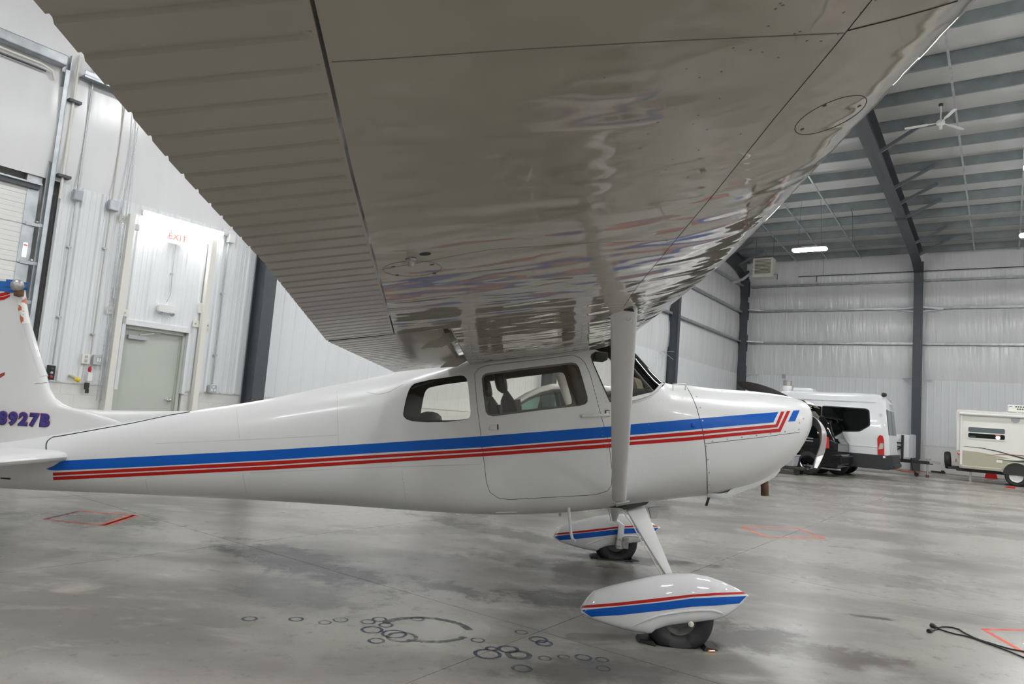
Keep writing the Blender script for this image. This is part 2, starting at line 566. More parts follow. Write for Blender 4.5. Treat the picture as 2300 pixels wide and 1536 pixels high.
def panel_mesh(z0, z1, place, prof=PROF):
    mb = MB()
    front = [[place(a, z, o) for a, o in prof] for z in (z0, z1)]
    mb.grid(front)
    # returned edges, so that the sheet has thickness
    a0, a1 = prof[0][0], prof[-1][0]
    mb.grid([[place(a, z0, o) for a, o in prof], [place(a, z0, o - 0.010) for a, o in prof]])
    mb.grid([[place(a, z1, o) for a, o in prof], [place(a, z1, o - 0.010) for a, o in prof]])
    for a in (a0, a1):
        mb.grid([[place(a, z0, .004), place(a, z1, .004)], [place(a, z0, -.006), place(a, z1, -.006)]])
    return mb.mesh('metal_panel', M['liner'], recalc=False)

GZ = (6.0, 7.6, 9.05)
LEFT = lambda a, z, o: (UL + o, a, z)
BACK = lambda a, z, o: (a, VB - o, z)
# left wall
mb = MB()
mb.box(UL - .45, UL - .30, V0, VB + .3, 0, 11.7)
wall_left = struct(building(mb.build('wall_left', M['vinyl'])))
zs = [4.27, GZ[0], GZ[1], GZ[2], 11.6]
cols_left = [-1.9, 8.05, 18.55, 28.35]
mb = MB()
for z0, z1 in zip(zs, zs[1:]):
    billow(mb, V0, VB, z0, z1, LEFT, 0.06)
mb.build('insulation', M['vinyl_near'], wall_left, smooth=60)
mb = MB()      # painted masonry dado
for a, b in ((V0, 0.9), (16.0, VB)):
    mb.box(UL - .29, UL - .004, a, b, 0, 1.22)
for a, b in ((4.45, 5.66), (6.82, 16.0)):
    mb.box(UL - .29, UL - .004, a, b, 0, 0.615)
    mb.box(UL - .30, UL - .0075, a, b, 0.60, 1.215)
mb.build('masonry_base', M['block'], wall_left)
blk = MB().box(UL - .28, UL - .004, .003, .402, .003, .1985).mesh('concrete_block', M['block'], bevel=.004, segs=1)
for r in range(3):
    for a0, a1 in ((4.45, 5.66), (6.82, 16.0)):
        v = a0 - (0.2025 if r % 2 else 0)
        while v < a1:
            lo, hi = max(v, a0), min(v + .405, a1)
            if hi - lo > .40:
                o = link('concrete_block', blk, wall_left)
                o.location = (0, v, 0.615 + r * .2017)
            elif hi - lo > .03:
                z = 0.615 + r * .2017
                MB().box(UL - .28, UL - .004, lo + .003, hi - .003, z + .003, z + .1985).build('concrete_block', M['block'], wall_left, bevel=.004, segs=1)
            v += .405
FLAT = [(a, .004 + (o - .004) * .35) for a, o in PROF]
PROF = [(a, .004 + (o - .004) * .65) for a, o in PROF]
full = panel_mesh(1.22, 4.27, LEFT)
flat_full = panel_mesh(1.22, 4.27, LEFT, FLAT)
over = panel_mesh(2.30, 4.27, LEFT)
def part_panel(prof_a, prof_b, z0, z1, v0):
    pr = [(max(min(a, prof_b), prof_a), o) for a, o in PROF if prof_a - .03 <= a <= prof_b + .03]
    return panel_mesh(z0, z1, LEFT, pr)
v = 4.45
while v < VB - .5:
    if v + .914 > 5.66 and v < 6.82:
        lo, hi = max(5.66 - v, 0), min(6.82 - v, .914)
        if lo > .05:
            o = link('metal_panel', part_panel(0, lo, 1.22, 4.27, v), wall_left); o.location = (0, v, 0)
        o = link('metal_panel', part_panel(lo, hi, 2.30, 4.27, v), wall_left); o.location = (0, v, 0)
        if hi < .86:
            o = link('metal_panel', part_panel(hi, .914, 1.22, 4.27, v), wall_left); o.location = (0, v, 0)
    else:
        o = link('metal_panel', full if v < 7.5 else flat_full, wall_left); o.location = (0, v, 0)
    v += .9145
# flat trim along the foot of the liner
MB().box(UL - .02, UL + .012, 4.45, 5.66, 1.20, 1.225).build('drip_trim', M['liner'], wall_left)
MB().box(UL - .02, UL + .012, 6.82, VB, 1.20, 1.225).build('drip_trim', M['liner'], wall_left)
def girt(wall, a0, a1, z, place, d=.20, h=.20):
    mb = MB()
    def bx(o0, o1, z0, z1):
        p = [place(a0, z0, o0), place(a1, z0, o0), place(a1, z0, o1), place(a0, z0, o1)]
        q = [place(a0, z1, o0), place(a1, z1, o0), place(a1, z1, o1), place(a0, z1, o1)]
        mb.hexa(p, q)
    bx(.0, d, z - .006, z + .006)              # web, horizontal
    bx(d - .006, d, z, z + .07)                # room side flange up
    bx(.0, .006, z - .07, z)
    bx(d - .006, d, z - .035, z)
    bx(d - .03, d, z + .064, z + .07)
    return mb.build('girt', M['galv'], wall)
bays = [(4.5, 7.85), (8.25, 18.4), (18.7, 28.2), (28.5, VB - .05)]
for z in GZ:
    for a, b in bays:
        girt(wall_left, a, b, z, LEFT)
def i_column(name, wall, u, v, z1, along_u, d0, d1, bf=.28):
    """I column standing on the wall line; d0/d1 depth at foot/head"""
    mb = MB()
    tf, tw = .016, .012
    if along_u:     # flange parallel to the back wall (u), depth towards -v
        def bx(x0, x1, e0, e1, f0, f1):
            mb.hexa([(x0, v - e0, 0), (x1, v - e0, 0), (x1, v - e1, 0), (x0, v - e1, 0)], [(x0, v - f0, z1), (x1, v - f0, z1), (x1, v - f1, z1), (x0, v - f1, z1)])
        bx(u - bf / 4, u + bf / 4, .02, .02 + tf, .02, .02 + tf)
        bx(u - bf / 2, u + bf / 2, d0 - tf, d0, d1 - tf, d1)
        bx(u - tw / 2, u + tw / 2, .03, d0 - tf, .03, d1 - tf)
    else:
        def bx(y0, y1, e0, e1, f0, f1):
            mb.hexa([(u + e0, y0, 0), (u + e0, y1, 0), (u + e1, y1, 0), (u + e1, y0, 0)], [(u + f0, y0, z1), (u + f0, y1, z1), (u + f1, y1, z1), (u + f1, y0, z1)])
        bx(v - bf / 4, v + bf / 4, .02, .02 + tf, .02, .02 + tf)
        bx(v - bf / 2, v + bf / 2, d0 - tf, d0, d1 - tf, d1)
        bx(v - tw / 2, v + tw / 2, .03, d0 - tf, .03, d1 - tf)
    return mb.build(name, M['frame'], wall)
for v in cols_left:
    i_column('steel_column', wall_left, UL, v, roof_z(v) - .1, False, .46, .46, .26)
i_column('steel_column', wall_left, UL + .28, VB - .01, 9.9, True, .42, .62, .40)

# back wall
wall_back = struct(building(MB().box(UL - .45, U1, VB + .30, VB + .45, 0, 11).build('wall_back', M['vinyl'])))
mb = MB()
zb_ = [4.27, GZ[0] - .02, GZ[1] + .1, GZ[2], 10.52]
for z0, z1 in zip(zb_, zb_[1:]):
    billow(mb, UL, U1, z0, z1, BACK, 0.06)
mb.build('insulation', M['vinyl'], wall_back, smooth=60)
MB().box(UL, U1, VB + .004, VB + .29, 0, 1.22).build('masonry_base', M['block'], wall_back)
MB().box(UL, U1, VB - .012, VB + .02, 1.20, 1.225).build('drip_trim', M['liner'], wall_back)
bfull = panel_mesh(1.22, 4.27, BACK, FLAT)
u = UL
while u < 14:
    o = link('metal_panel', bfull, wall_back); o.location = (u, 0, 0)
    u += .9145
ub = [UL + .5, -3.62, 5.0, 13.6, U1]
for z in (GZ[0] - .02, GZ[1] + .1, GZ[2]):
    girt(wall_back, UL + .5, -3.62, z, BACK); girt(wall_back, -3.30, 5.0, z, BACK); girt(wall_back, 5.3, 13.6, z, BACK)
for u in (-3.46, 5.15, 13.75):
    i_column('steel_column', wall_back, u, VB, 9.9, True, .42, .62, .40)
# angle brackets each side of the columns at the top of the liner
def bracket(wall, pa, pb, pc, th=.006):
    mb = MB()
    a, b, c = Vector(pa), Vector(pb), Vector(pc)
    mb.bar(a, b, .10, .01)
    mb.bar(c, b, .03, .01)
    return mb.build('bracket', M['galv'], wall)
for u in (-3.46, 5.15):
    for s in (-1, 1):
        bracket(wall_back, (u + s * .2, VB - .30, 4.33), (u + s * .62, VB - .12, 4.30), (u + s * .2, VB - .30, 4.0))
bracket(wall_left, (UL + .5, VB - .4, 4.33), (UL + 1.1, VB - .14, 4.30), (UL + .5, VB - .4, 4.05))
bracket(wall_left, (UL + .40, 28.05, 4.33), (UL + .12, 27.55, 4.30), (UL + .40, 28.05, 4.0))
# short lapped straps where the girts meet the columns
for z in (GZ[0] - .02, GZ[1] + .1):
    MB().bar((UL + .35, VB - .45, z + .06), (UL + 1.25, VB - .20, z + .03), .08, .05).build('girt_strap', M['galv'], wall_back)
for s in (-1, 1):
    MB().bar((-3.46 + s * .18, VB - .3, GZ[1] + .15), (-3.46 + s * 1.0, VB - .19, GZ[1] + .06), .05, .08).build('girt_strap', M['galv'], wall_back)
    MB().bar((-3.46 + s * .18, VB - .3, GZ[1] - .07), (-3.46 + s * 1.0, VB - .19, GZ[1] + .06), .03, .03).build('girt_strap', M['galv'], wall_back)

# unseen walls closing the hall
wall_right = struct(building(MB().box(U1, U1 + .15, V0, VB + .3, 0, 11.7).build('wall_right', M['vinyl'])))
wall_front = struct(building(MB().box(UL - .4, U1 + .1, V0 - .15, V0, 0, 11.7).build('wall_front', M['vinyl'])))

# ---- ceiling: insulation, purlins, rafters, braces
mb = MB()
rows = []
nv = 70
for i in range(nv + 1):
    v = V0 + (VB - V0) * i / nv
    rows.append([(UL + (U1 - UL) * k / 60, v, roof_z(v) + .35 - (.05 if i % 2 else 0)) for k in range(61)])
mb.grid(rows)
o0 = len(mb.v)
mb.box(UL - .4, U1 + .1, V0 - .1, VB + .3, 12.2, 12.3)
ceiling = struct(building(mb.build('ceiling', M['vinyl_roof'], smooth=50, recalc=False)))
PV = [36.1 - 1.765 * k for k in range(28)] + [37.75]
for v in PV:
    z = roof_z(v)
    mb = MB()
    mb.box(UL, U1, v - .004, v + .004, z, z + .335)
    mb.box(UL, U1, v, v + .07, z, z + .006)
    mb.box(UL, U1, v + .064, v + .07, z, z + .03)
    mb.box(UL, U1, v - .07, v, z + .33, z + .336)
    mb.build('purlin', M['purlin'], ceiling)
for u in (-6.03, -7.58, -9.1, -1.25, 0.42, 2.05, 3.6):
    MB().box(u - .028, u + .028, 9, VB - .3, roof_z(9) - .004, roof_z(9)).build('sag_strip', M['galv'], ceiling)
    s = ceiling.children[-1]
for o in list(ceiling.children):
    if o.name.startswith('sag_strip'):
        me = o.data
        for vert in me.vertices:
            top = vert.co.z > roof_z(9) - .002
            vert.co.z = roof_z(vert.co.y) + (.03 if top else -.012)
RB = [(V0, 9.6), (-4, 10.2), (9, 10.55), (20.8, 10.24), (30, 10.08), (35.4, 9.80), (37.0, 9.62), (37.85, 9.35)]
def rafter(u, full=True):
    mb = MB()
    bf, tf = .40, .016
    vv = np.linspace(V0, 37.85, 46)
    bot = [np.interp(v, [r[0] for r in RB], [r[1] for r in RB]) for v in vv]
    mb.loft([[(u - bf / 2, v, b), (u + bf / 2, v, b), (u + bf / 2, v, b + tf), (u - bf / 2, v, b + tf)] for v, b in zip(vv, bot)])
    mb.loft([[(u - .006, v, b), (u + .006, v, b), (u + .006, v, roof_z(v) - .002), (u - .006, v, roof_z(v) - .002)] for v, b in zip(vv, bot)])
    mb.loft([[(u - bf / 2, v, roof_z(v) - .02), (u + bf / 2, v, roof_z(v) - .02), (u + bf / 2, v, roof_z(v) - .003), (u - bf / 2, v, roof_z(v) - .003)] for v in vv])
    # splice plates
    for v in (30.7, 14.0):
        b = np.interp(v, [r[0] for r in RB], [r[1] for r in RB])
        mb.box(u - .21, u + .21, v - .03, v + .03, b - .07, roof_z(v) - .01)
    return mb.build('roof_rafter', M['frame'], ceiling)
for u in (UL + .32, -3.46, 5.15, 13.75):
    rafter(u)
for u0 in (UL + .32, -3.46, 5.15):
    for k, v in enumerate(PV[:-1]):
        if v < 8 or k in (2, 6, 8, 10, 12, 14):
            continue
        if u0 < -10 and v < 27:
            continue
        b = float(np.interp(v - .25, [r[0] for r in RB], [r[1] for r in RB]))
        MB().bar((u0 + .15, v - .2, b + .02), (u0 + 1.35, v - .02, roof_z(v) + .10), .10, .10).build('flange_brace', M['brace'], ceiling)

# =================================================================== LAMPS
def bthing(name, label, cat, u, v, z, group=None):
    return thing(name, label, cat, B2W(u, v, z), -YAW, group)
def make_lamp(label, u, v, z=8.62):
    t = bthing('high_bay_light', label, 'light', u, v, z, 'high bay lights hung from the roof')
    mb = MB()
    mb.box(-.64, .64, -.17, .17, .0, .05)
    mb.box(-.30, .30, -.10, .10, .05, .11)
    mb.build('housing', M['lamp_shell'], t, bevel=.012, segs=1)
    poly = round_poly([(-.655, -.19), (.655, -.19), (.655, .19), (-.655, .19)], .12, 3)
    mb = MB()
    mb.prism(poly, lambda p: (p[0] * .97, p[1] * .9, -.055), lambda p: (p[0], p[1], -.002))
    mb.build('diffuser', M['lamp_emit'], t)
    for s in (-.45, .45):
        MB().cyl((s, 0, .04), (s * .8, 0, 2.0), .006, 5).build('hanger_wire', M['frame'], t)
    return t
lamp0 = make_lamp('white high bay light hanging in the corner bay, nearest the far wall', -6.45, 28.92)
seen = {(0, 1): 'white high bay light half hidden behind the leading edge of the wing', (1, 0): 'white high bay light at the frame edge, level with the one in the corner bay'}
for i in range(5):
    for j in range(6):
        if (i, j) == (0, 0):
            continue
        c = copy_tree(lamp0)
        c.location = B2W(-6.45 + 7.42 * i, 28.92 - 7.12 * j, 8.62)
        c['label'] = seen.get((i, j), 'white high bay light over the hangar, outside the picture')

# =================================================================== THINGS ON THE LEFT WALL
# local frame of a wall thing: x out of the wall is +u, y along the wall is +v
def wthing(name, label, cat, v, z, group=None, off=0.0):
    return bthing(name, label, cat, UL + off, v, z, group)

# exit door
d1 = struct(building(MB().box(UL - .16, UL - .115, 5.745, 6.735, 0.01, 2.17).build('door_1', M['door'], bevel=.003, segs=1)))
mb = MB()
mb.box(UL - .20, UL - .05, 5.68, 5.74, 0, 2.235); mb.box(UL - .20, UL - .05, 6.74, 6.80, 0, 2.235); mb.box(UL - .20, UL - .05, 5.68, 6.80, 2.175, 2.235)
mb.box(UL - .115, UL - .095, 5.74, 5.76, 0, 2.175); mb.box(UL - .115, UL - .095, 6.72, 6.74, 0, 2.175); mb.box(UL - .115, UL - .095, 5.74, 6.74, 2.155, 2.175)
mb.build('door_frame', M['door'], d1, bevel=.003, segs=1)
mb = MB()
mb.box(UL - .06, UL + .036, 5.63, 5.69, 1.15, 2.33); mb.box(UL - .06, UL + .036, 6.79, 6.85, 1.15, 2.33); mb.box(UL - .06, UL + .036, 5.63, 6.85, 2.235, 2.33)
mb.build('door_trim', M['liner'], d1, bevel=.003, segs=1)
mb = MB()
mb.box(UL - .115, UL - .05, 5.80, 6.12, 2.01, 2.08)
mb.build('door_closer', M['box_grey'], d1, bevel=.008)
mb = MB()
mb.bar((UL - .06, 5.98, 2.09), (UL - .02, 6.20, 2.15), .02, .008)
mb.bar((UL - .02, 6.20, 2.15), (UL - .06, 6.34, 2.16), .02, .008)
mb.bar((UL - .08, 5.98, 2.07), (UL - .06, 5.98, 2.10), .02, .02)
mb.build('closer_arm', M['chrome'], d1)
mb = MB()
mb.lathe([(.0, .0), (.042, .0), (.042, .012), (.03, .022), (.018, .03), (.016, .06), (0, .062)], (UL - .115, 6.655, 1.03), (1, 0, 0), 20)
mb.tube([(UL - .058, 6.655, 1.03), (UL - .055, 6.62, 1.03), (UL - .055, 6.53, 1.025)], .010, 8)
mb.build('lever_handle', M['chrome'], d1, smooth=40)
for z in (1.14, 0.88):
    MB().lathe([(0, 0), (.012, 0), (.012, .006), (0, .006)], (UL - .11, 6.75, z), (1, 0, 0), 10).build('strike_bolt', M['frame'], d1)

# cream posts each side of the door
def post(v, label):
    t = wthing('door_post', label, 'post', v, 0, 'cream square posts flanking the exit door', .045)
    MB().box(0.01, .11, -.05, .05, 0.0, 4.05).build('tube', M['cream'], t, bevel=.006)
    for z, ys in ((3.95, (-1,)), (2.42, (-1, 1)), (0.65, (-1, 1))):
        for s in ys:
            p = MB().box(.0, .010, s * .05 if s > 0 else -.17, .17 if s > 0 else -.05, z - .06, z + .06).build('bracket_plate', M['cream'], t, bevel=.003, segs=1)
            MB().lathe([(0, 0), (.014, 0), (.014, .012), (0, .012)], (.010, s * .12, z), (1, 0, 0), 8).build('bolt', M['steel'], p)
    MB().box(.0, .03, -.11, -.04, 2.62, 2.80).build('clip_plate', M['cream'], t, bevel=.003, segs=1)
    return t
post(5.52, 'cream square post on the hinge side of the exit door')
post(7.00, 'cream square post on the handle side of the exit door')
# tube lamp above the door
t = wthing('strip_light', 'bright white strip light glaring above the exit door', 'light', 6.42, 4.13, off=.04)
mb = MB(); mb.box(.0, .06, -.73, .73, -.02, .05); mb.hexa([(.0, -.73, .05), (.0, .73, .05), (.19, .73, .015), (.19, -.73, .015)], [(.0, -.73, .056), (.0, .73, .056), (.19, .73, .021), (.19, -.73, .021)])
mb.build('channel', M['lamp_shell'], t)
mb = MB(); mb.tube([(.10, -.70, -.012), (.10, .70, -.012)], .026, 10); mb.build('lamp_tube', M['tube_emit'], t)
MB().box(.03, .10, -.745, -.70, -.05, .05).build('end_cap', M['white'], t, bevel=.004, segs=1)
MB().box(.03, .10, .70, .745, -.05, .05).build('end_cap', M['white'], t, bevel=.004, segs=1)
mb = MB(); mb.tube([(.08, -.74, -.03), (.08, -.80, -.12), (.06, -.79, -.22)], .006, 6); mb.box(.03, .08, -.83, -.76, -.32, -.22)
mb.build('pull_switch', M['box_grey'], t)
MB().tube([(.03, .74, .0), (.03, .86, -.01)], .012, 8).build('conduit_stub', M['galv'], t)
# exit sign
t = wthing('exit_sign', 'white EXIT sign with red letters above the exit door', 'sign', 6.34, 3.86, off=.035)
MB().box(.0, .05, -.18, .18, -.11, .11).build('sign_box', M['sign_white'], t, bevel=.006)
def text_mesh(body, size, extrude=0.002, offset=0.0, shear=0.0, align='CENTER', space=1.0, bevel=0.0):
    cu = bpy.data.curves.new('lettering', 'FONT')
    cu.body = body; cu.size = size; cu.extrude = extrude; cu.offset = offset; cu.shear = shear
    cu.bevel_depth = bevel; cu.bevel_resolution = 0
    cu.align_x = align; cu.align_y = 'CENTER'; cu.space_character = space
    o = bpy.data.objects.new('tmp_text', cu); COL.objects.link(o)
    me = evaluate(o)
    bpy.data.objects.remove(o)
    return me
me = text_mesh('EXIT', .155, .002, .002, space=1.08)
me.materials.clear(); me.materials.append(M['exit_red'])
# text plane faces +u: text x -> +v, text y -> z
me.transform(Matrix(((0, 0, 1, .053), (1, 0, 0, 0), (0, 1, 0, 0), (0, 0, 0, 1))))
link('lettering', me, t)
mb = MB(); mb.tube([(.02, 0, -.12), (.02, .0, -.6), (.02, .02, -1.0), (.02, -.03, -1.15)], .007, 6)
mb.build('wire', M['box_grey'], t)
MB().box(.0, .03, -.025, .025, -.66, -.63).build('wire_clip', M['galv'], t)
# emergency light
t = wthing('emergency_light', 'white twin head emergency light over the exit door', 'light', 6.30, 2.60, off=.035)
mb = MB(); mb.prism(round_poly([(-.14, .06), (.14, .06), (.14, -.02), (.10, -.075), (-.14, -.075)], .02, 2), lambda p: (.0, p[0], p[1]), lambda p: (.07, p[0], p[1]))
mb.build('housing', M['white'], t, bevel=.004, segs=1)
for y in (-.11, .10):
    MB().lathe([(0, 0), (.035, 0), (.04, .03), (.035, .05), (.0, .045)], (.06, y, -.07), (.7, 0, -.5), 14).build('lamp_head', M['box_grey'], t, smooth=40)

# conduits, boxes and chain left of the door
def conduit(label, v, z0, z1, r=.014, m='galv', off=.055, clips=()):
    t = wthing('conduit', label, 'conduit', v, z0, off=off)
    MB().tube([(0, 0, 0), (0, 0, z1 - z0)], r, 8).build('pipe', M[m], t, smooth=60)
    for z in clips:
        MB().box(-.04, .012, -.03, .03, z - z0 - .012, z - z0 + .012).build('pipe_strap', M['galv'], t)
    return t
def wbox(name, label, cat, v, z, w, h, d, m='box_grey', off=.034):
    t = wthing(name, label, cat, v, z, off=off)
    MB().box(0, d, -w / 2, w / 2, -h / 2, h / 2).build('box', M[m], t, bevel=.006)
    return t
conduit('thin steel conduit rising from the pale junction box near the overhead door', 4.68, 4.22, 6.6, .014)
conduit('thin grey conduit dropping from the pale junction box to the black control', 4.68, 1.46, 4.02, .012, clips=(3.3, 2.2))
tb = wbox('junction_box', 'pale grey junction box nearest the overhead door', 'electrical box', 4.68, 4.12, .13, .16, .09)
MB().box(.09, .095, -.055, .055, -.07, .07).build('cover', M['box_grey'], tb)
conduit('thin buff pipe rising from the darker junction box beside the chain', 5.20, 4.20, 6.2, .011, 'heater')
conduit('thin buff pipe running down from the darker junction box to the outlets', 5.20, 1.68, 4.02, .011, 'heater', clips=(3.4, 2.0))
tb = wbox('junction_box', 'darker steel junction box beside the hanging chain', 'electrical box', 5.22, 4.11, .15, .16, .10, 'galv')
MB().box(.10, .106, -.065, .065, -.07, .07).build('cover', M['galv'], tb)
tb = wbox('outlet_plate', 'cream double outlet plate at shoulder height beside the chain', 'outlet', 5.13, 1.60, .12, .16, .05, 'cream')
MB().box(.05, .056, -.02, .02, -.055, -.01).build('socket', M['box_grey'], tb); MB().box(.05, .056, -.02, .02, .01, .055).build('socket', M['box_grey'], tb)
tb = wbox('outlet_plate', 'steel switch plate next to the cream outlet plate', 'outlet', 5.30, 1.60, .12, .16, .05, 'galv')
MB().box(.05, .062, -.015, .015, -.03, .03).build('switch', M['cream'], tb)
MB().box(.05, .062, .025, .045, -.03, .03).build('switch', M['cream'], tb)
t = wthing('pull_cord_switch', 'white pull switch with a red knob hanging under the outlets', 'switch', 5.215, 1.38, off=.05)
MB().box(.0, .06, -.035, .035, -.13, .0).build('body', M['white'], t, bevel=.006)
MB().lathe([(0, 0), (.022, 0), (.028, .04), (.02, .08), (0, .085)], (.03, -.01, .02), (0, 0, 1), 12).build('red_knob', M['tail'], t, smooth=50)
mb = MB(); mb.box(.0, .05, -.05, .01, -.26, -.15); mb.box(.01, .04, -.03, .02, -.32, -.26)
mb.build('dark_plug', M['dark_trim'], t, bevel=.006)
mb = MB(); mb.tube([(.03, 0, .10), (.03, .0, .12)], .006, 6); mb.build('cord', M['dark_trim'], t)
t = wthing('hanging_chain', 'long looped steel hoist chain hanging beside the outlets', 'chain', 5.40, .95, off=.09)
for s, zt in ((-.035, 6.3), (.035, 6.3)):
    mb = MB()
    z = 0.0
    k = 0
    while z < zt - .95:
        if k % 2:
            mb.box(-.007, .007, s - .003, s + .003, z, z + .045)
        else:
            mb.box(-.003, .003, s - .009, s + .009, z, z + .045)
        z += .036; k += 1
    stuff(mb.build('chain_links', M['galv'], t))
t = wthing('control_box', 'black push button door control with green and red buttons', 'control', 4.66, 1.34, off=.034)
MB().box(0, .07, -.05, .05, -.11, .11).build('box', M['black'], t, bevel=.006)
for z, c in ((.06, 'rv_green'), (0, 'box_grey'), (-.06, 'tail')):
    MB().lathe([(0, 0), (.02, 0), (.02, .012), (0, .014)], (.07, 0, z), (1, 0, 0), 12).build('button', M[c], t)
t = wthing('air_coupling', 'yellow capped brass air coupling on the wall', 'fitting', 5.00, 1.27, off=.03)
MB().tube([(0, -.06, .05), (.05, -.03, .03), (.07, .02, .0)], .022, 10).build('pipe', M['rv_tan'], t, smooth=50)
MB().lathe([(0, 0), (.034, 0), (.036, .05), (.02, .07), (0, .07)], (.06, .01, .0), (.6, .6, -.2), 12).build('yellow_cap', M['yellow'], t, smooth=40)
# right of the door
conduit('thin steel conduit running down to the outlet right of the exit door', 7.34, 1.36, 4.0, .014, clips=(3.05, 1.9))
tb = wbox('junction_box', 'white junction box beside the end of the strip light', 'electrical box', 7.36, 4.10, .13, .16, .08, 'white')
MB().box(.08, .085, -.055, .055, -.07, .07).build('cover', M['white'], tb)
tb = wbox('outlet_box', 'steel outlet box low on the wall right of the exit door', 'outlet', 7.34, 1.28, .14, .14, .08, 'galv')
for y in (-.03, .03):
    MB().box(.08, .086, y - .018, y + .018, -.04, .0).build('socket', M['white'], tb)
MB().box(.08, .086, -.02, .02, .02, .05).build('socket', M['white'], tb)

# overhead door
od = struct(building(MB().box(UL - .10, UL - .06, -1.6, 4.20, 0, 4.05).build('door_2', M['white'])))
for k in range(7):
    z0 = .585 * k
    prof = []
    for q in range(4):
        b = q * .1462
        prof += [(b + .002, .008), (b + .012, .014), (b + .066, .014), (b + .073, .011), (b + .080, .014), (b + .134, .014), (b + .144, .008)]
    rows = [[(UL - .055 + o, y, z0 + a) for a, o in prof] for y in (-1.6, 4.05)]
    m1 = MB().grid(rows)
    m1.build('door_section', M['white'], od, recalc=True)
    MB().box(UL - .06, UL - .03, 4.04, 4.20, z0 + .01, z0 + .575).build('end_stile', M['galv'], od)
    MB().bar((UL - .03, 4.08, z0 + .02), (UL + .03, 4.30, z0 + .02), .03, .05).build('roller_bracket', M['galv'], od)
    MB().lathe([(0, 0), (.03, 0), (.03, .03), (0, .03)], (UL + .0, 4.20, z0 + .06), (0, 1, 0), 10).build('roller', M['steel'], od)
MB().box(UL - .028, UL - .024, 4.09, 4.15, 3.02, 3.24).build('warning_label', M['sign_white'], od)
MB().box(UL - .026, UL - .022, 4.095, 4.145, 3.19, 3.21).build('warning_label_band', M['sign_red'], od)
MB().box(UL - .05, UL + .02, -1.6, 4.18, 4.06, 4.14).build('top_seal', M['frame'], od)
MB().box(UL - .04, UL + .05, -1.6, 4.20, 4.13, 4.155).build('top_angle', M['galv'], od)
mb = MB(); mb.box(UL - .06, UL + .10, 4.325, 4.335, 0, 6.25); mb.box(UL + .02, UL + .03, 4.24, 4.335, 0, 6.25); mb.box(UL + .085, UL + .10, 4.27, 4.335, 0, 6.0)
mb.build('vertical_track', M['galv'], od)
MB().box(UL - .03, UL + .03, 4.345, 4.40, 0, 4.05).build('weather_strip', M['black'], od)
MB().box(UL - .10, UL - .04, 4.02, 4.22, 4.15, 6.0).build('jamb', M['galv'], od)
MB().tube([(UL + .08, 4.44, 4.0), (UL + .08, 4.44, 6.3)], .02, 8).build('lift_tube', M['cream'], od)
for z in (5.55, 4.35):
    MB().box(UL + .0, UL + .14, 4.36, 4.54, z - .02, z + .02).build('track_bracket', M['frame'], od)
mb = MB(); mb.box(UL - .0, UL + .18, -3, 4.24, 6.02, 6.04); mb.box(UL + .17, UL + .18, -3, 4.24, 6.02, 6.18); mb.box(UL + .0, UL + .18, -3, 4.24, 6.17, 6.18)
mb.build('header_beam', M['galv'], od)
MB().tube([(UL + .10, -3, 5.93), (UL + .10, 3.95, 5.93), (UL + .08, 4.10, 5.90), (UL + .06, 4.15, 5.78)], .02, 8).build('cable_tube', M['cream'], od, smooth=60)
MB().tube([(UL + .06, -3, 5.86), (UL + .06, 4.02, 5.86)], .014, 8).build('torsion_cable', M['frame'], od)

# =================================================================== BACK WALL, ROOF THINGS
t = bthing('unit_heater', 'cream louvred unit heater hung high in the far corner', 'heater', -9.42, 33.0, 8.93)
MB().box(-.46, .46, .0, .55, -.46, .46).build('case', M['heater'], t, bevel=.02)
MB().box(-.36, .36, -.012, .01, -.30, .40).build('dark_grille', M['louver'], t)
for k in range(11):
    MB().bar((-.36, -.03, -.28 + k * .066), (.36, -.03, -.28 + k * .066), .012, .03, (0, -.6, 1)).build('louver', M['heater'] if k > 6 else M['rv_tan'], t)
for x in (-.4, .4):
    MB().cyl((x, .28, .46), (x, .28, 1.55), .012, 6).build('hanger_rod', M['frame'], t)
MB().tube([(-.46, .3, -.05), (-1.0, .35, -.45), (-1.75, .9, -.50)], .07, 10).build('flue', M['galv'], t, smooth=60)
MB().tube([(.46, .25, -.30), (.62, .25, -.30), (.62, .25, -.55)], .02, 6).build('gas_tail', M['frame'], t)
t = bthing('gas_pipe', 'thin dark gas pipe running along the top of the far wall', 'pipe', -9.0, 38.1, 9.50)
MB().tube([(0, 0, 0), (0.5, 0, .0), (20, 0, .0)], .022, 6).build('pipe', M['frame'], t)
for x in (1.2, 5.4, 9.6):
    MB().cyl((x, 0, 0), (x, 0, .9), .008, 5).build('hanger', M['frame'], t)
MB().cyl((.9, 0, 0), (.9, 0, -.3), .02, 6).build('drip_leg', M['frame'], t)
t = bthing('ceiling_fan', 'white three bladed ceiling fan under the roof purlins', 'fan', -1.6, 22.6, 10.50)
MB().cyl((0, 0, 0), (0, 0, .50), .016, 8).build('down_rod', M['white'], t)
MB().lathe([(0, .49), (.06, .50), (.06, .56), (0, .57)], (0, 0, 0), (0, 0, 1), 14).build('canopy', M['frame'], t)
MB().lathe([(0, .10), (.04, .09), (.11, .03), (.11, -.05), (.05, -.09), (.04, -.20), (0, -.21)], (0, 0, 0), (0, 0, 1), 20).build('motor', M['white'], t, smooth=40)
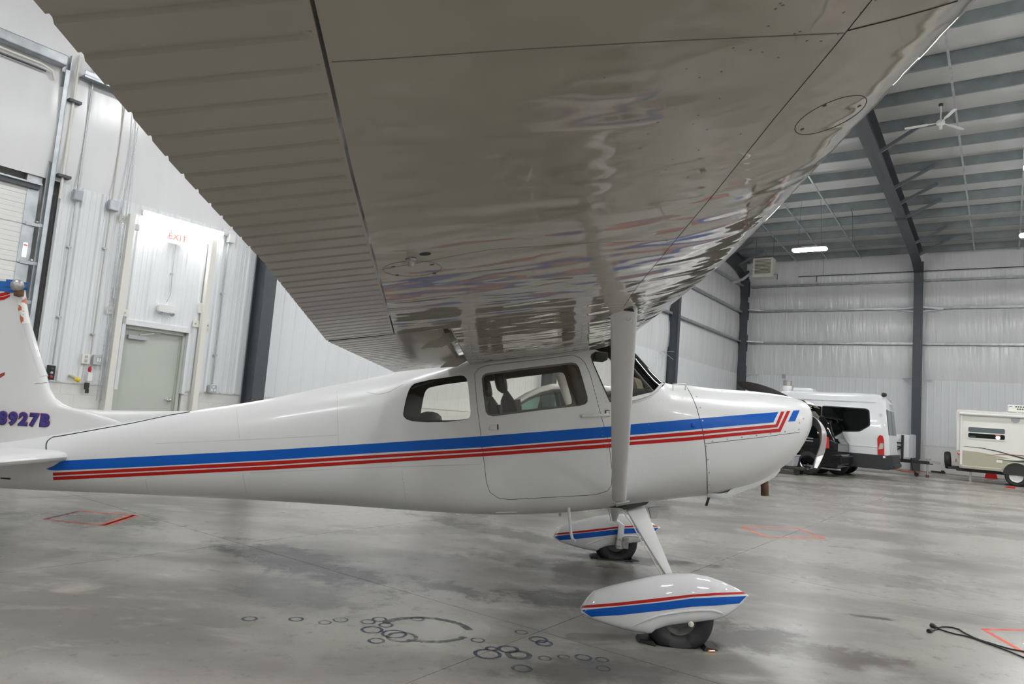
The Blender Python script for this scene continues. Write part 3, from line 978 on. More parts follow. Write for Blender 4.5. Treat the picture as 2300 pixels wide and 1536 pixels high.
for k in range(3):
    a = math.radians(176 + 120 * k)
    d = Vector((math.cos(a), math.sin(a), 0)); s = Vector((-d.y, d.x, .12))
    mb = MB()
    pts = [(.10, .018), (.30, .025), (.36, .055), (.86, .065), (.92, .035)]
    poly = [(r, w) for r, w in pts] + [(r, -w) for r, w in reversed(pts)]
    mb.prism(poly, lambda p: d * p[0] + s * p[1] + Vector((0, 0, -.008)), lambda p: d * p[0] + s * p[1] + Vector((0, 0, .004)))
    mb.build('blade', M['white'], t)
t = bthing('wall_box', 'small grey box on a thin conduit in the far corner', 'electrical box', -9.6, VB - .04, 4.25)
MB().box(-.08, .08, -.08, 0, -.1, .1).build('box', M['box_grey'], t, bevel=.006)
MB().cyl((0, -.03, .1), (0, -.03, 5.0), .016, 6).build('conduit', M['white'], t)
# dark cable dropping from the roof beside the corner bay lamp
t = bthing('pull_cord_drop', 'thin dark drop cord hanging from a purlin by the corner bay light', 'drop cord', -5.2, 30.6, 9.4)
MB().tube([(0, 0, -.3), (0.02, 0, .3), (0, 0, .9), (-.05, 0, 1.25)], .012, 5).build('cord', M['frame'], t)

# =================================================================== AEROPLANE (authored in world coordinates: x forward, Y0 = centre line)
Y0 = 5.531
plane = thing('aeroplane', 'white high wing single engine aeroplane with blue and red stripes', 'aeroplane', (1.156, Y0, 0))
def P(mb, name, mats, smooth=40, bevel=0.0, segs=2, parent=None, recalc=True):
    return mb.build(name, mats, parent or plane, smooth, bevel, segs, recalc, world=True)
def PL(name, me, parent=None):
    return link(name, me, parent or plane, world=True)
def mir(p):
    p = Vector(p); return Vector((p.x, 2 * Y0 - p.y, p.z))

ST = [  # X, z top, z bottom, half width, z of greatest width, exponent top, exponent bottom
    (-4.75, .60, .42, .04, .52, 2, 2), (-4.3, .68, .400, .085, .54, 2.2, 2.2), (-3.8, .775, .405, .14, .585, 2.3, 2.3), (-3.35, .88, .42, .19, .64, 2.4, 2.4),
    (-2.93, .985, .438, .245, .70, 2.5, 2.5), (-2.48, 1.10, .452, .30, .77, 2.6, 2.6), (-1.885, 1.242, .472, .375, .85, 2.7, 2.7),
    (-1.366, 1.391, .487, .44, .93, 2.8, 3.0), (-.95, 1.505, .498, .50, 1.0, 3.0, 3.4), (-.6, 1.62, .508, .53, 1.05, 4, 4), (-.04, 1.80, .529, .55, 1.1, 5.5, 4.6),
    (.487, 1.915, .585, .55, 1.15, 5.5, 4.6), (.70, 1.955, .62, .55, 1.2, 5, 4.4), (.80, 1.93, .638, .548, 1.2, 4.2, 4.2), (.96, 1.813, .675, .545, 1.2, 3.3, 3.8), (1.08, 1.70, .695, .54, 1.2, 2.9, 3.4),
    (1.19, 1.613, .713, .532, 1.2, 2.8, 3.2), (1.24, 1.603, .722, .528, 1.2, 2.8, 3.1), (1.38, 1.605, .748, .515, 1.19, 2.7, 3.0), (1.63, 1.598, .79, .49, 1.18, 2.6, 2.8), (1.9, 1.60, .885, .455, 1.2, 2.5, 2.6),
    (2.06, 1.594, .985, .42, 1.24, 2.4, 2.5), (2.17, 1.584, 1.085, .385, 1.29, 2.4, 2.4), (2.24, 1.570, 1.19, .34, 1.35, 2.4, 2.3), (2.29, 1.553, 1.28, .28, 1.40, 2.3, 2.2), (2.315, 1.53, 1.34, .22, 1.42, 2.2, 2.2)]
SX = [s[0] for s in ST]
def section(X, inset=0.0, n=96):
    zt, zb, w, zc, nt, nb = [pchip(SX, [s[k] for s in ST], X) for k in range(1, 7)]
    zt -= inset; zb += inset; w -= inset
    out = []
    for k in range(n):
        a = 2 * math.pi * k / n
        c, s = math.cos(a), math.sin(a)
        e = nt if s >= 0 else nb
        y = w * math.copysign(abs(c) ** (2 / e), c)
        z = zc + ((zt - zc) if s >= 0 else (zc - zb)) * math.copysign(abs(s) ** (2 / e), s)
        out.append((X, Y0 + y, z))
    return out
X_SEAM = 1.372
def hull(x0, x1, inset=0.0, mats=None, mi=0, dx=0.06, n=96):
    k = max(2, int(round((x1 - x0) / dx)))
    mb = MB()
    mb.loft([section(x0 + (x1 - x0) * i / k, inset, n) for i in range(k + 1)], mi)
    return mb.mesh('hull', mats or [M['paint'], M['interior']])
body_me = hull(-4.75, X_SEAM)
cowl_me = hull(X_SEAM - .0005, 2.315, dx=.03)
def bvh_of(*mes):
    vs, fs = [], []
    for me in mes:
        o = len(vs)
        vs += [tuple(v.co) for v in me.vertices]
        fs += [[i + o for i in p.vertices] for p in me.polygons]
    return BVHTree.FromPolygons(vs, fs)
SKIN = bvh_of(body_me, cowl_me)
def hit(px, py, bvh=None, off=0.0):
    d = ray(px, py).normalized()
    loc, nor, _, _ = (bvh or SKIN).ray_cast(Vector((0, 0, H)), d)
    if loc is None:
        return None
    if nor.dot(d) > 0:
        nor = -nor
    return loc + nor * off
def decal(name, top, bot, mt, n=60, rows=5, bvh=None, off=0.0018, parent=None, both=True, fallback=None):
    a, b = resample([(*p, 0) for p in top], n), resample([(*p, 0) for p in bot], n)
    grid, ok = [], True
    for r in range(rows):
        row = []
        for i in range(n):
            q = a[i].lerp(b[i], r / (rows - 1))
            h = hit(q.x, q.y, bvh, off)
            row.append(h)
        grid.append(row)
    for r in range(rows):          # pixels that slipped past the silhouette take their neighbour's place
        for i in range(n):
            if grid[r][i] is None:
                j = next((j for d_ in range(1, n) for j in (i - d_, i + d_) if 0 <= j < n and grid[r][j] is not None), None)
                grid[r][i] = grid[r][j] if j is not None else next(g for rr in grid for g in rr if g is not None)
    mb = MB().grid(grid)
    P(mb, name, M[mt], smooth=60, parent=parent, recalc=False)
    if both:
        P(MB().grid([[mir(p) for p in row] for row in grid]), name, M[mt], smooth=60, parent=parent, recalc=False)
def seam(name, pts, r=.0022, mt='seam', n=40, bvh=None, both=True, off=0.0, parent=None):
    q = [hit(p.x, p.y, bvh, off) for p in resample([(*p, 0) for p in pts], n)]
    q = [p for p in q if p is not None]
    P(MB().tube(q, r, 5), name, M[mt], smooth=None, parent=parent)
    if both:
        P(MB().tube([mir(p) for p in q], r, 5), name, M[mt], smooth=None, parent=parent)

# ---- openings
def Z(s, ox, oy, pts):     # pixels measured in an enlarged crop -> photograph pixels
    return [(ox + x / s, oy + y / s) for x, y in pts]
YN = Y0 - .55
def side_poly(pts, Y=YN):
    return [xz(x, y, Y) for x, y in pts]
DOOR_PX = Z(3.0717, 850, 700, [(662, 430), (690, 390), (740, 370), (1040, 335), (1340, 297), (1390, 315), (1425, 350), (1460, 430), (1545, 750), (1590, 900), (1612, 1100), (1610, 1205), (1585, 1240), (1500, 1268), (900, 1300), (830, 1290), (770, 1250), (745, 1180), (720, 960), (680, 640)])
RWIN_PX = Z(10.4545, 880, 820, [(250, 1140), (300, 850), (345, 660), (375, 570), (420, 490), (480, 435), (540, 410), (900, 330), (1300, 275), (1600, 235), (1690, 250), (1750, 310), (1790, 480), (1850, 1100), (1840, 1200), (1770, 1270), (1300, 1335), (800, 1345), (480, 1320), (330, 1275), (265, 1210)])
DWIN_PX = Z(7.1875, 1040, 780, [(300, 500), (320, 450), (370, 415), (1000, 330), (1750, 240), (1830, 260), (1875, 320), (1945, 560), (2010, 800), (2010, 880), (1970, 920), (1880, 945), (1300, 1010), (480, 1115), (400, 1090), (365, 1040), (330, 780)])
door_p, rwin_p, dwin_p = side_poly(DOOR_PX), side_poly(RWIN_PX), side_poly(DWIN_PX)
ws_p = [xz(1326, 788, YN), xz(1330, 812, YN), xz(1355, 868, YN), xz(1371, 903, YN), xz(1395, 897.5, YN + .03), xz(1418, 891, YN + .10), xz(1456, 881, YN + .26), xz(1472, 870, YN + .42), xz(1479, 860, Y0), (1.35, 1.64), (1.4, 2.3), (.50, 2.3)]
def offset_poly(poly, d):
    n = len(poly); out = []
    A = sum(poly[i][0] * poly[(i + 1) % n][1] - poly[(i + 1) % n][0] * poly[i][1] for i in range(n))
    s = 1 if A > 0 else -1
    for i in range(n):
        p, a, b = Vector(poly[i]), Vector(poly[i - 1]), Vector(poly[(i + 1) % n])
        t = (b - a).normalized()
        out.append((p.x + s * t.y * d, p.y - s * t.x * d))
    return out
def ycut(poly, y0, y1):
    mb = MB().prism(poly, lambda p: (p[0], y0, p[1]), lambda p: (p[0], y1, p[1]), 1)
    return mb.mesh('cut', [M['paint'], M['interior']])
def inner():
    k = 40
    mb = MB()
    mb.loft([section(-1.25 + 2.55 * i / k, .030, 64) for i in range(k + 1)], 1)
    return mb.mesh('inner', [M['paint'], M['interior']])
shell = boolean(body_me.copy(), inner(), 'DIFFERENCE')
NEAR, FAR = (Y0 - 1.0, Y0 - .30), (Y0 + .30, Y0 + 1.0)
doors = []
for rngy in (NEAR, FAR):
    d = boolean(shell.copy(), ycut(offset_poly(door_p, -.0016), *rngy), 'INTERSECT')
    d = boolean(d, ycut(dwin_p, *rngy), 'DIFFERENCE')
    doors.append(d)
for rngy in (NEAR, FAR):
    shell = boolean(shell, ycut(offset_poly(door_p, .0016), *rngy), 'DIFFERENCE')
shell = boolean(shell, ycut(rwin_p, Y0 - 1, Y0 + 1), 'DIFFERENCE')
shell = boolean(shell, ycut(ws_p, Y0 - 1, Y0 + 1), 'DIFFERENCE')
def smooth(me, a=35):
    me.shade_smooth(); me.set_sharp_from_angle(angle=math.radians(a)); return me
fus = PL('fuselage', smooth(shell))
cowl = PL('engine_cowling', smooth(cowl_me, 40))
pane_o = boolean(hull(-1.3, 1.36, .008), hull(-1.4, 1.40, .013), 'DIFFERENCE')
def pane(poly, rngy):
    g = boolean(pane_o.copy(), ycut(offset_poly(poly, .008), *rngy), 'INTERSECT')
    g.materials.clear(); g.materials.append(M['glass'])
    return smooth(g, 50)
for k, rngy in enumerate((NEAR, FAR)):
    dr = PL('door', smooth(doors[k]))
    PL('window_pane', pane(dwin_p, rngy), dr)
    PL('rear_window', pane(rwin_p, rngy))
    # dark rubber strip round the door opening, just under the skin
    ring = []
    for p in list(door_p) + [door_p[0]]:
        h_ = SKIN.ray_cast(Vector((p[0], Y0 - 2, p[1])), Vector((0, 1, 0)))
        if h_[0] is not None:
            q_ = h_[0] - (h_[1] if h_[1].y < 0 else -h_[1]) * .016
            ring.append(q_ if k == 0 else mir(q_))
    P(MB().tube(ring, .007, 6), 'door_seal', M['seam'])
    # window trim inside the glass
    mb = MB()
    a, b = offset_poly(dwin_p, .004), offset_poly(dwin_p, -.014)
    s = 1 if k == 0 else -1
    yy = YN + .020 if k == 0 else 2 * Y0 - YN - .020
    n = len(a)
    mb.loft([[(a[i][0], yy, a[i][1]), (b[i][0], yy, b[i][1]), (b[i][0], yy + s * .02, b[i][1]), (a[i][0], yy + s * .02, a[i][1])] for i in list(range(n)) + [0]], caps=False)
    P(mb, 'window_trim', M['interior'], parent=dr)
PL('windscreen', pane(ws_p, (Y0 - 1, Y0 + 1)))
print('booleans done', len(shell.polygons), [len(d.polygons) for d in doors])

# windscreen post strip and base fairing
seam('windscreen_edge', [(1327, 800), (1333, 818), (1355, 868), (1371, 903)], .004, 'seam', 20)
base = Z(7.68, 1300, 760, [(905, 1070), (1010, 1050), (1200, 985), (1330, 900), (1400, 820), (1420, 790)])
def lifted(pts, off):
    return [h for h in (hit(p.x, p.y, None, off) for p in resample([(*q, 0) for q in pts], 24)) if h is not None]
q = lifted(base, .002)
P(MB().tube(q, .018, 8, flat=.35), 'windscreen_fairing', M['paint'])
P(MB().tube([mir(p) for p in q], .018, 8, flat=.35), 'windscreen_fairing', M['paint'])

# ---- cabin
def headrest_seat(x, y, zoff=0.0):
    def slab(cx, cz, hx, hy, hz, n=10):
        rings = []
        for k in range(n + 1):
            t = -1 + 2 * k / n
            r = max(1 - abs(t) ** 4, .03) ** .5
            rings.append([Vector((cx + math.copysign(abs(math.cos(a)) ** .7, math.cos(a)) * hx * r, y + math.copysign(abs(math.sin(a)) ** .6, math.sin(a)) * hy * (.55 + .45 * r), cz + hz * t)) for a in np.linspace(0, 2 * math.pi, 20, endpoint=False)])
        for q in rings:
            for p in q:
                p.x += (p.z - 1.45) * -.26
        return rings
    o = P(MB().loft(slab(x + .03, 1.06 + zoff, .075, .215, .38)), 'seat', M['leather'], smooth=60)
    P(MB().tube([(x + .095 + (z - 1.45) * -.26, y - .17, z) for z in np.linspace(.80 + zoff, 1.38 + zoff, 8)], .026, 8), 'bolster', M['leather_tan'], smooth=60, parent=o)
    P(MB().loft(slab(x + .0, 1.508 + zoff, .046, .13, .085)), 'headrest', M['leather'], smooth=60, parent=o)
    P(MB().box(x + .05, x + .52, y - .2, y + .2, .70 + zoff, .84 + zoff), 'seat_cushion', M['leather'], smooth=40, bevel=.04, parent=o)
headrest_seat(-.045, 5.24, .005)
headrest_seat(-.178, 5.84, -.035)
mb = MB(); mb.tube([(-.60, Y0 - .40, 1.13), (-.60, Y0 - .36, 1.17), (-.60, Y0, 1.18), (-.60, Y0 + .36, 1.17), (-.60, Y0 + .40, 1.13)], .07, 10)
mb.box(-.66, -.54, Y0 - .42, Y0 + .42, .75, 1.15)
P(mb, 'rear_seat', M['leather'], smooth=50)
P(MB().box(-.54, -.1, Y0 - .42, Y0 + .42, .74, .86), 'rear_cushion', M['leather'], bevel=.03)
P(MB().box(-.6, .9, Y0 - .36, Y0 + .36, .66, .69), 'cabin_floor', M['dark_trim'])
mb = MB()
mb.prism([(.78, 1.05), (.78, 1.49), (.84, 1.53), (1.14, 1.545), (1.14, 1.40), (.90, 1.05)], lambda p: (p[0], Y0 - .44, p[1]), lambda p: (p[0], Y0 + .44, p[1]))
pn = P(mb, 'instrument_panel', M['dark_trim'], bevel=.02)
P(MB().box(.765, .782, Y0 - .36, Y0 + .36, 1.10, 1.46), 'panel_face', M['box_grey'], parent=pn)
mb = MB(); mb.lathe([(0, 0), (.10, .01), (.13, .05), (.10, .10), (0, .12)], (.90, Y0 - .30, 1.49), (1, .0, .25), 20)
P(mb, 'panel_cowl', M['interior'], parent=pn)
P(MB().tube([(.60, Y0 - .17 + .14 * math.cos(a), 1.36 + .12 * math.sin(a)) for a in np.linspace(.3, 2 * math.pi - .3, 20)] , .011, 8), 'control_yoke', M['dark_trim'], smooth=60)
P(MB().box(.62, .72, Y0 - .36, Y0 - .12, 1.73, 1.79), 'sun_visor', M['dark_trim'], bevel=.01)
# folded blind / trim tube inside the front door post
for s in (1,):
    yv = Y0 - s * .46
    mb = MB(); mb.tube([(.43, yv, 1.70), (.47, yv, 1.60), (.52, yv, 1.47), (.56, yv, 1.36)], [.045, .05, .05, .05], 10)
    P(mb, 'door_post_trim', M['interior'], smooth=60)

# ---- stripes on the fuselage and cowling
decal('blue_stripe', [(126, 1044), (135, 1037), (143, 1034.4), (300, 1026.4), (600, 1011), (850, 995.3), (1079.5, 979.8), (1371, 957.5), (1416, 953), (1550, 941.5), (1640, 934), (1748, 925.4)],
      [(104, 1053), (118, 1057), (127, 1056.5), (300, 1049), (600, 1033.4), (850, 1016.6), (1081, 1004.6), (1371, 981.8), (1416, 976.8), (1550, 965.5), (1640, 957), (1736.6, 948.6)], 'blue', 150)
decal('red_stripe', [(119, 1061.4), (600, 1036.4), (850, 1021.4), (1081, 1007.8), (1371, 985.4), (1416, 981), (1550, 969.8), (1640, 962.4), (1742, 953)],
      [(119.6, 1068), (600, 1044.6), (850, 1028.2), (1081, 1014.8), (1371, 993), (1416, 988.4), (1550, 977.6), (1640, 969.2), (1745.4, 959.6)], 'red', 150, 4)
decal('red_stripe', [(119.5, 1070.9), (600, 1047.4), (850, 1032), (1081, 1017.6), (1371, 996.6), (1416, 991.9), (1550, 981.6), (1640, 973), (1748.6, 962.6)],
      [(120.2, 1078.3), (600, 1055), (850, 1039.5), (1081, 1025), (1371, 1005.2), (1416, 999.4), (1550, 989.6), (1640, 980), (1752.7, 970)], 'red', 150, 4)
decal('red_stripe', [(1742, 953), (1754.2, 924.4)], [(1745.6, 959.6), (1749, 953), (1761.6, 924.4)], 'red', 12, 4)
decal('red_stripe', [(1748.4, 962.7), (1767.4, 923.1)], [(1752.7, 970), (1756, 963), (1775, 922.8)], 'red', 12, 4)
decal('blue_stripe', [(1781.5, 922.3), (1796, 921.6)], [(1770, 946.9), (1785.6, 946)], 'blue', 8, 6)

# ---- panel joints and small fittings
seam('cowl_joint', [(1541, 866.5), (1553, 888), (1564.6, 914.6), (1574, 950), (1580, 977), (1585, 1010), (1588, 1060), (1589, 1108)], .0026)
seam('cowl_lid_joint', [(1583, 996.6), (1700, 983), (1796, 970.6)], .0018)
for pts in ([(757, 868), (758, 930), (760, 1000)], [(902, 1055), (908, 1100), (916, 1146)], [(530, 910), (533, 940), (538, 985)], [(545, 1063), (552, 1100), (559, 1129)], [(327, 1075), (331, 1100), (337, 1114)]):
    seam('skin_lap', pts, .0012, 'seam_soft', 12)
seam('skin_lap', [(350, 996), (600, 985), (757, 977)], .0012, 'seam_soft', 24)
seam('skin_lap', [(560, 1062), (850, 1049), (1080, 1043)], .0012, 'seam_soft', 24)
seam('skin_lap', [(822, 880), (850, 886), (875, 880), (905, 863)], .0015, 'seam_soft', 14)
seam('rubber_seal', [(426, 925.5), (380, 933), (300, 950), (200, 968), (135, 979.5), (117, 982), (107, 990), (103, 1000), (105, 1017), (90, 1019), (0, 1021)], .0055, 'seal', 60)
def rivets(name, rows, r=.0045, both=True):
    mb = MB()
    for row, n in rows:
        for p in resample([(*q, 0) for q in row], n):
            h = hit(p.x, p.y)
            if h is None:
                continue
            h2 = hit(p.x, p.y, None, .01)
            nrm = (h2 - h).normalized()
            for c, ax in ((h, nrm),) + (((mir(h), Vector((nrm.x, -nrm.y, nrm.z))),) if both else ()):
                mb.lathe([(r, 0), (r * .7, r * .4), (.0002, r * .55)], c, ax, 6, caps=False)
    return stuff(P(mb, name, M['paint'], smooth=60))
c4 = lambda pts: Z(3.0717, 850, 700, pts)
rivets('rivet', [(c4([(1480, 500), (1520, 660)]), 7), (c4([(1530, 480), (1580, 650)]), 7), (c4([(1500, 680), (1590, 1000)]), 14),
                 (c4([(800, 1310), (1590, 1265)]), 34), (c4([(560, 1312), (790, 1325)]), 10), (c4([(1745, 635), (1870, 600), (1930, 545), (1965, 500)]), 18),
                 (c4([(1760, 1000), (1800, 1120), (1845, 1300)]), 16), (c4([(1860, 640), (1865, 780)]), 7), (c4([(1830, 925), (1895, 970)]), 3),
                 (c4([(1500, 1225), (1580, 1210)]), 5), (c4([(1850, 1010), (2120, 980)]), 14), (c4([(1900, 620), (2130, 590)]), 8), (c4([(1900, 720), (2130, 700)]), 9),
                 (c4([(1760, 1210), (2140, 1190)]), 10), (c4([(180, 1090), (205, 1370)]), 10), ([(757, 870), (760, 1000)], 16), ([(532, 905), (538, 985)], 8), ([(902, 1055), (916, 1146)], 12)], .0038)
screw = Z(3.84, 1450, 800, [(440, 350), (472, 443), (492, 556), (508, 674), (522, 777), (536, 890), (547, 1003), (549, 1110), (547, 1160), (577, 733), (705, 716), (830, 699), (956, 683), (1078, 668), (1203, 650), (1323, 630), (1326, 574), (1362, 538)])
for p in screw:
    h = hit(*p)
    if h is None:
        continue
    nrm = (hit(*p, None, .01) - h).normalized()
    P(MB().lathe([(.006, 0), (.006, .002), (.0003, .003)], h, nrm, 10), 'cowl_screw', M['steel'], smooth=None)
def box_on(name, px, py, w, h, d, mt='paint', both=True, parent=None, rot=0.0, bevel=.003):
    c = hit(px, py)
    n = (hit(px, py, None, .01) - c).normalized()
    tx = Vector((1, 0, 0)); tx = (tx - n * tx.dot(n)).normalized(); tz = n.cross(tx)
    if tz.z < 0:
        tz = -tz
    tx, tz = tx * math.cos(rot) + tz * math.sin(rot), tz * math.cos(rot) - tx * math.sin(rot)
    for k in ((0, 1) if both else (0,)):
        f = (lambda v: v) if k == 0 else mir
        mb = MB().hexa([f(c + tx * a * w / 2 + tz * b * h / 2 - n * .004) for a, b in ((-1, -1), (1, -1), (1, 1), (-1, 1))], [f(c + tx * a * w / 2 + tz * b * h / 2 + n * d) for a, b in ((-1, -1), (1, -1), (1, 1), (-1, 1))])
        P(mb, name, M[mt], bevel=bevel, parent=parent)
near_door = [o for o in plane.children if o.name.startswith('door') and not o.name.startswith('door_')][0]
box_on('door_handle', 1109, 960, .055, .036, .006, 'paint', False, near_door, .1)
box_on('handle_recess', 1118, 959, .010, .038, .008, 'dark_trim', False, near_door, .1)
box_on('door_latch_fairing', 1337, 933, .20, .020, .022, 'paint', True, None, .13, .008)
box_on('latch_loop', 1364, 928, .028, .045, .010, 'dark_trim', True, None, .13)
box_on('latch_loop_fill', 1364, 928, .020, .036, .012, 'paint', True, None, .13)
box_on('cowl_button', 1557, 955, .030, .030, .012, 'blue', False, None, .1, .006)
box_on('access_panel', 1138, 1152, .15, .045, .004, 'paint', False, None, .1, .001)
box_on('strut_foot_plate', 1398, 1130, .10, .06, .008, 'paint', True, None, .1, .002)
# grab handle on the top of the cowl
a, b = hit(1511, 877), hit(1539, 876)
P(MB().tube([a, a + Vector((0, -.0, .045)), b + Vector((0, 0, .045)), b], .006, 8), 'grab_handle', M['paint'], smooth=60)
# baggage of seams at wing root

# ---- wings
WZ0, WSX, WDH = 1.66, .185, .030
def wz(X, Y):
    return WZ0 + WSX * X + WDH * (5.0 - Y)
XTE = ([.10, .75, 1.14, 1.8, 3.2, 3.21, 5.1], [-.455, -.538, -.592, -.662, -.852, -.852, -.812])
XLE = ([.10, .88, 1.4, 2.1, 2.8, 3.4, 5.1], [.600, .650, .705, .780, .845, .855, .855])
XSM = ([.10, .746, 1.27, 3.267, 3.4], [-.178, -.251, -.318, -.548, -.56])
fI = lambda T, Y: float(np.interp(Y, T[0], T[1]))
def naca(x):
    yt = 5 * .125 * (.2969 * math.sqrt(max(x, 0)) - .1260 * x - .3516 * x * x + .2843 * x ** 3 - .1036 * x ** 4)
    yc = .02 / .16 * (.8 * x - x * x) if x < .4 else .02 / .36 * (.2 + .8 * x - x * x)
    return yc - yt, yc + yt
L35 = naca(.35)[0]
def foil(xi):
    lo, up = naca(xi)
    ln = L35 * (1 - xi) / .65
    return (lo - ln if xi < .35 else 0.0), up - ln
def wpoint(X, Y, surf):
    le, te = fI(XLE, Y), fI(XTE, Y)
    c = le - te
    xi = min(max((le - X) / c, 0), 1)
    return Vector((X, Y, wz(X, Y) + foil(xi)[surf] * c))
def wing_section(Y, xrear):
    le, te = fI(XLE, Y), fI(XTE, Y)
    c = le - te
    xe = (le - xrear) / c
    xs = [xe * (k / 26) ** 1.9 for k in range(27)]
    low = [wpoint(le - x * c, Y, 0) for x in reversed(xs)]
    up = [wpoint(le - x * c, Y, 1) for x in xs[1:]]
    return low + up
Y_TIP, Y_ROOT, Y_BRK = .12, 5.04, 3.225
def make_wing(f):
    mb = MB()
    ys = np.linspace(Y_TIP, Y_BRK, 28)
    mb.loft([[f(p) for p in wing_section(Y, fI(XSM, Y))] for Y in ys])
    ys = np.linspace(Y_BRK, Y_ROOT, 18)
    mb.loft([[f(p) for p in wing_section(Y, -.285)] for Y in ys])
    # upper skin carried back over the flap
    mb.loft([[f(wpoint(X, Y, 1)) for X in np.linspace(-.285, -.50, 6)] + [f(wpoint(X, Y, 1) - Vector((0, 0, .012))) for X in np.linspace(-.50, -.285, 6)] for Y in np.linspace(Y_BRK, Y_ROOT, 10)])
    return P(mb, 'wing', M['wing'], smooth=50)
PITCH_B = .0765
def corrugated(y0, y1, xf, xr, phase, skip=.02):
    """under surface rows front -> rear with pressed beads"""
    ys = []
    k = math.floor((y0 - phase) / PITCH_B)
    while phase + k * PITCH_B < y1 + PITCH_B:
        b = phase + k * PITCH_B
        for d, a_ in ((-.0095, 0), (-.0045, 1), (.0045, 1), (.0095, 0)):
            if y0 < b + d < y1:
                ys.append((b + d, a_))
        k += 1
    ys = [(y0, 0)] + ys + [(y1, 0)]
    rows = []
    for t, amp in ((0, 0), (.02, 0), (.07, 1), (.5, 1), (1, 1)):
        rows.append([(xf(Y) + (xr(Y) - xf(Y)) * t, Y, a * amp) for Y, a in ys])
    return rows
def make_aileron(f):
    g = .006
    xf = lambda Y: fI(XSM, Y) - g
    xr = lambda Y: fI(XTE, Y)
    rows = corrugated(Y_TIP, Y_BRK - .006, xf, xr, .813)
    mb = MB()
    under = [[f(Vector((x, y, wz(x, y) + .0052 * a + .001))) for x, y, a in r] for r in rows]
    mb.grid(under)
    top = []
    for t in (0, .3, .6, 1):
        top.append([f(wpoint(x0 + (x1 - x0) * t, y, 1) + Vector((0, 0, .006 * t))) for (x0, y, _), (x1, _, _) in zip(rows[0], rows[-1])])
    mb.grid(top)
    mb.grid([under[-1], top[-1]])
    mb.grid([under[0], top[0]])
    mb.grid([[r[0] for r in (under[0], under[-1])], [top[0][0], top[-1][0]]])
    mb.grid([[r[-1] for r in (under[0], under[-1])], [top[0][-1], top[-1][-1]]])
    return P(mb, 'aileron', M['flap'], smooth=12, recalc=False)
def make_flap(f):
    y0, y1 = Y_BRK + .012, Y_ROOT - .09
    xf = lambda Y: -.555
    xr = lambda Y: fI(XTE, Y)
    dz = lambda X: .000 + .004 * (X + .555)
    rows = corrugated(y0, y1, xf, xr, .813)
    mb = MB()
    under = [[f(Vector((x, y, wz(x, y) + .006 * a + dz(x)))) for x, y, a in r] for r in rows]
    mb.grid(under)
    nose = []
    prof = [(-.555, 0), (-.45, .002), (-.395, .008), (-.365, .020), (-.352, .040), (-.358, .062), (-.385, .080), (-.45, .092), (-.55, .082), (-.70, .050), (None, .012)]
    for x, o in prof:
        nose.append([f(Vector((x if x is not None else fI(XTE, y), y, wz(x if x is not None else fI(XTE, y), y) + o + dz(-.555 if x is None else x)))) for _, y, _ in rows[0]])
    mb.grid(nose)
    mb.grid([under[-1], nose[-1]])
    for k in (0, -1):
        ring = [n[k] for n in nose]
        mb.add(ring, [list(range(len(ring)))])
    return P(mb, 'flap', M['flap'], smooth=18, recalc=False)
ident = lambda p: Vector(p)
wings = []
for f in (ident, mir):
    w = make_wing(f); wings.append(w)
    make_aileron(f)
    fl = make_flap(f)
    for Y in (3.62, 4.70):      # flap hinge arms
        pts = [(-.29, .05), (-.285, .0), (-.36, -.035), (-.47, -.03), (-.40, .03)]
        mb = MB().prism(pts, lambda p: f((p[0], Y - .006, wz(p[0], Y) + p[1])), lambda p: f((p[0], Y + .006, wz(p[0], Y) + p[1])))
        P(mb, 'flap_arm', M['flap'], smooth=None)
    # cove behind the rear spar
    mb = MB().hexa([f((-.287, Y_BRK, wz(-.287, Y_BRK) + .004)), f((-.287, Y_ROOT, wz(-.287, Y_ROOT) + .004)), f((-.295, Y_ROOT, wz(-.287, Y_ROOT) + .004)), f((-.295, Y_BRK, wz(-.287, Y_BRK) + .004))],
                   [f((-.287, Y_BRK, wz(-.287, Y_BRK) + .14)), f((-.287, Y_ROOT, wz(-.287, Y_ROOT) + .14)), f((-.295, Y_ROOT, wz(-.287, Y_ROOT) + .14)), f((-.295, Y_BRK, wz(-.287, Y_BRK) + .14))])
    P(mb, 'rear_spar', M['seam_soft'], smooth=None)
WB = bvh_of(wings[0].data)
def wseam(name, pts, r=.0022, mt='seam', n=40):
    seam(name, pts, r, mt, n, WB, True)
wseam('skin_joint', [(745, 139), (860, 132), (1180, 110), (1500, 92), (1895, 74)], .0011, 'lap_dark', 60)
wseam('skin_joint', [(1905, 68), (2010, 42), (2090, 20), (2150, 2)], .0014, 'seam', 30)
wseam('nose_skin_joint', [(1966, -10), (1905, 66), (1878, 100), (1740, 265), (1600, 440), (1500, 560), (1430, 645), (1400, 690)], .0010, 'seam', 70)
wseam('skin_lap', [(858, 605), (1100, 560), (1330, 545), (1500, 540)], .0007, 'lap_dark', 40)
wseam('root_seal', [(1040, 818), (1067, 815), (1150, 806), (1250, 794), (1320, 783)], .002, 'lap_dark', 30)
def ring_px(cx, cy, rx, ry, rot, n=40):
    c, s = math.cos(rot), math.sin(rot)
    return [(cx + rx * math.cos(a) * c - ry * math.sin(a) * s, cy + rx * math.cos(a) * s + ry * math.sin(a) * c) for a in np.linspace(0, 2 * math.pi, n)]
wseam('inspection_cover', ring_px(926, 603, 66, 17, -.03), .0010, 'lap_dark', 40)
wseam('inspection_cover', ring_px(1866, 258, 88, 28, -.42), .0009, 'seam', 50)
def wdot(name, pts, r, mt, h=.0015):
    for p in pts:
        c = hit(p[0], p[1], WB)
        if c is None:
            continue
        nr = (hit(p[0], p[1], WB, .01) - c).normalized()
        P(MB().lathe([(r, 0), (r, h), (.0003, h)], c, nr, 14), name, M[mt], smooth=None)
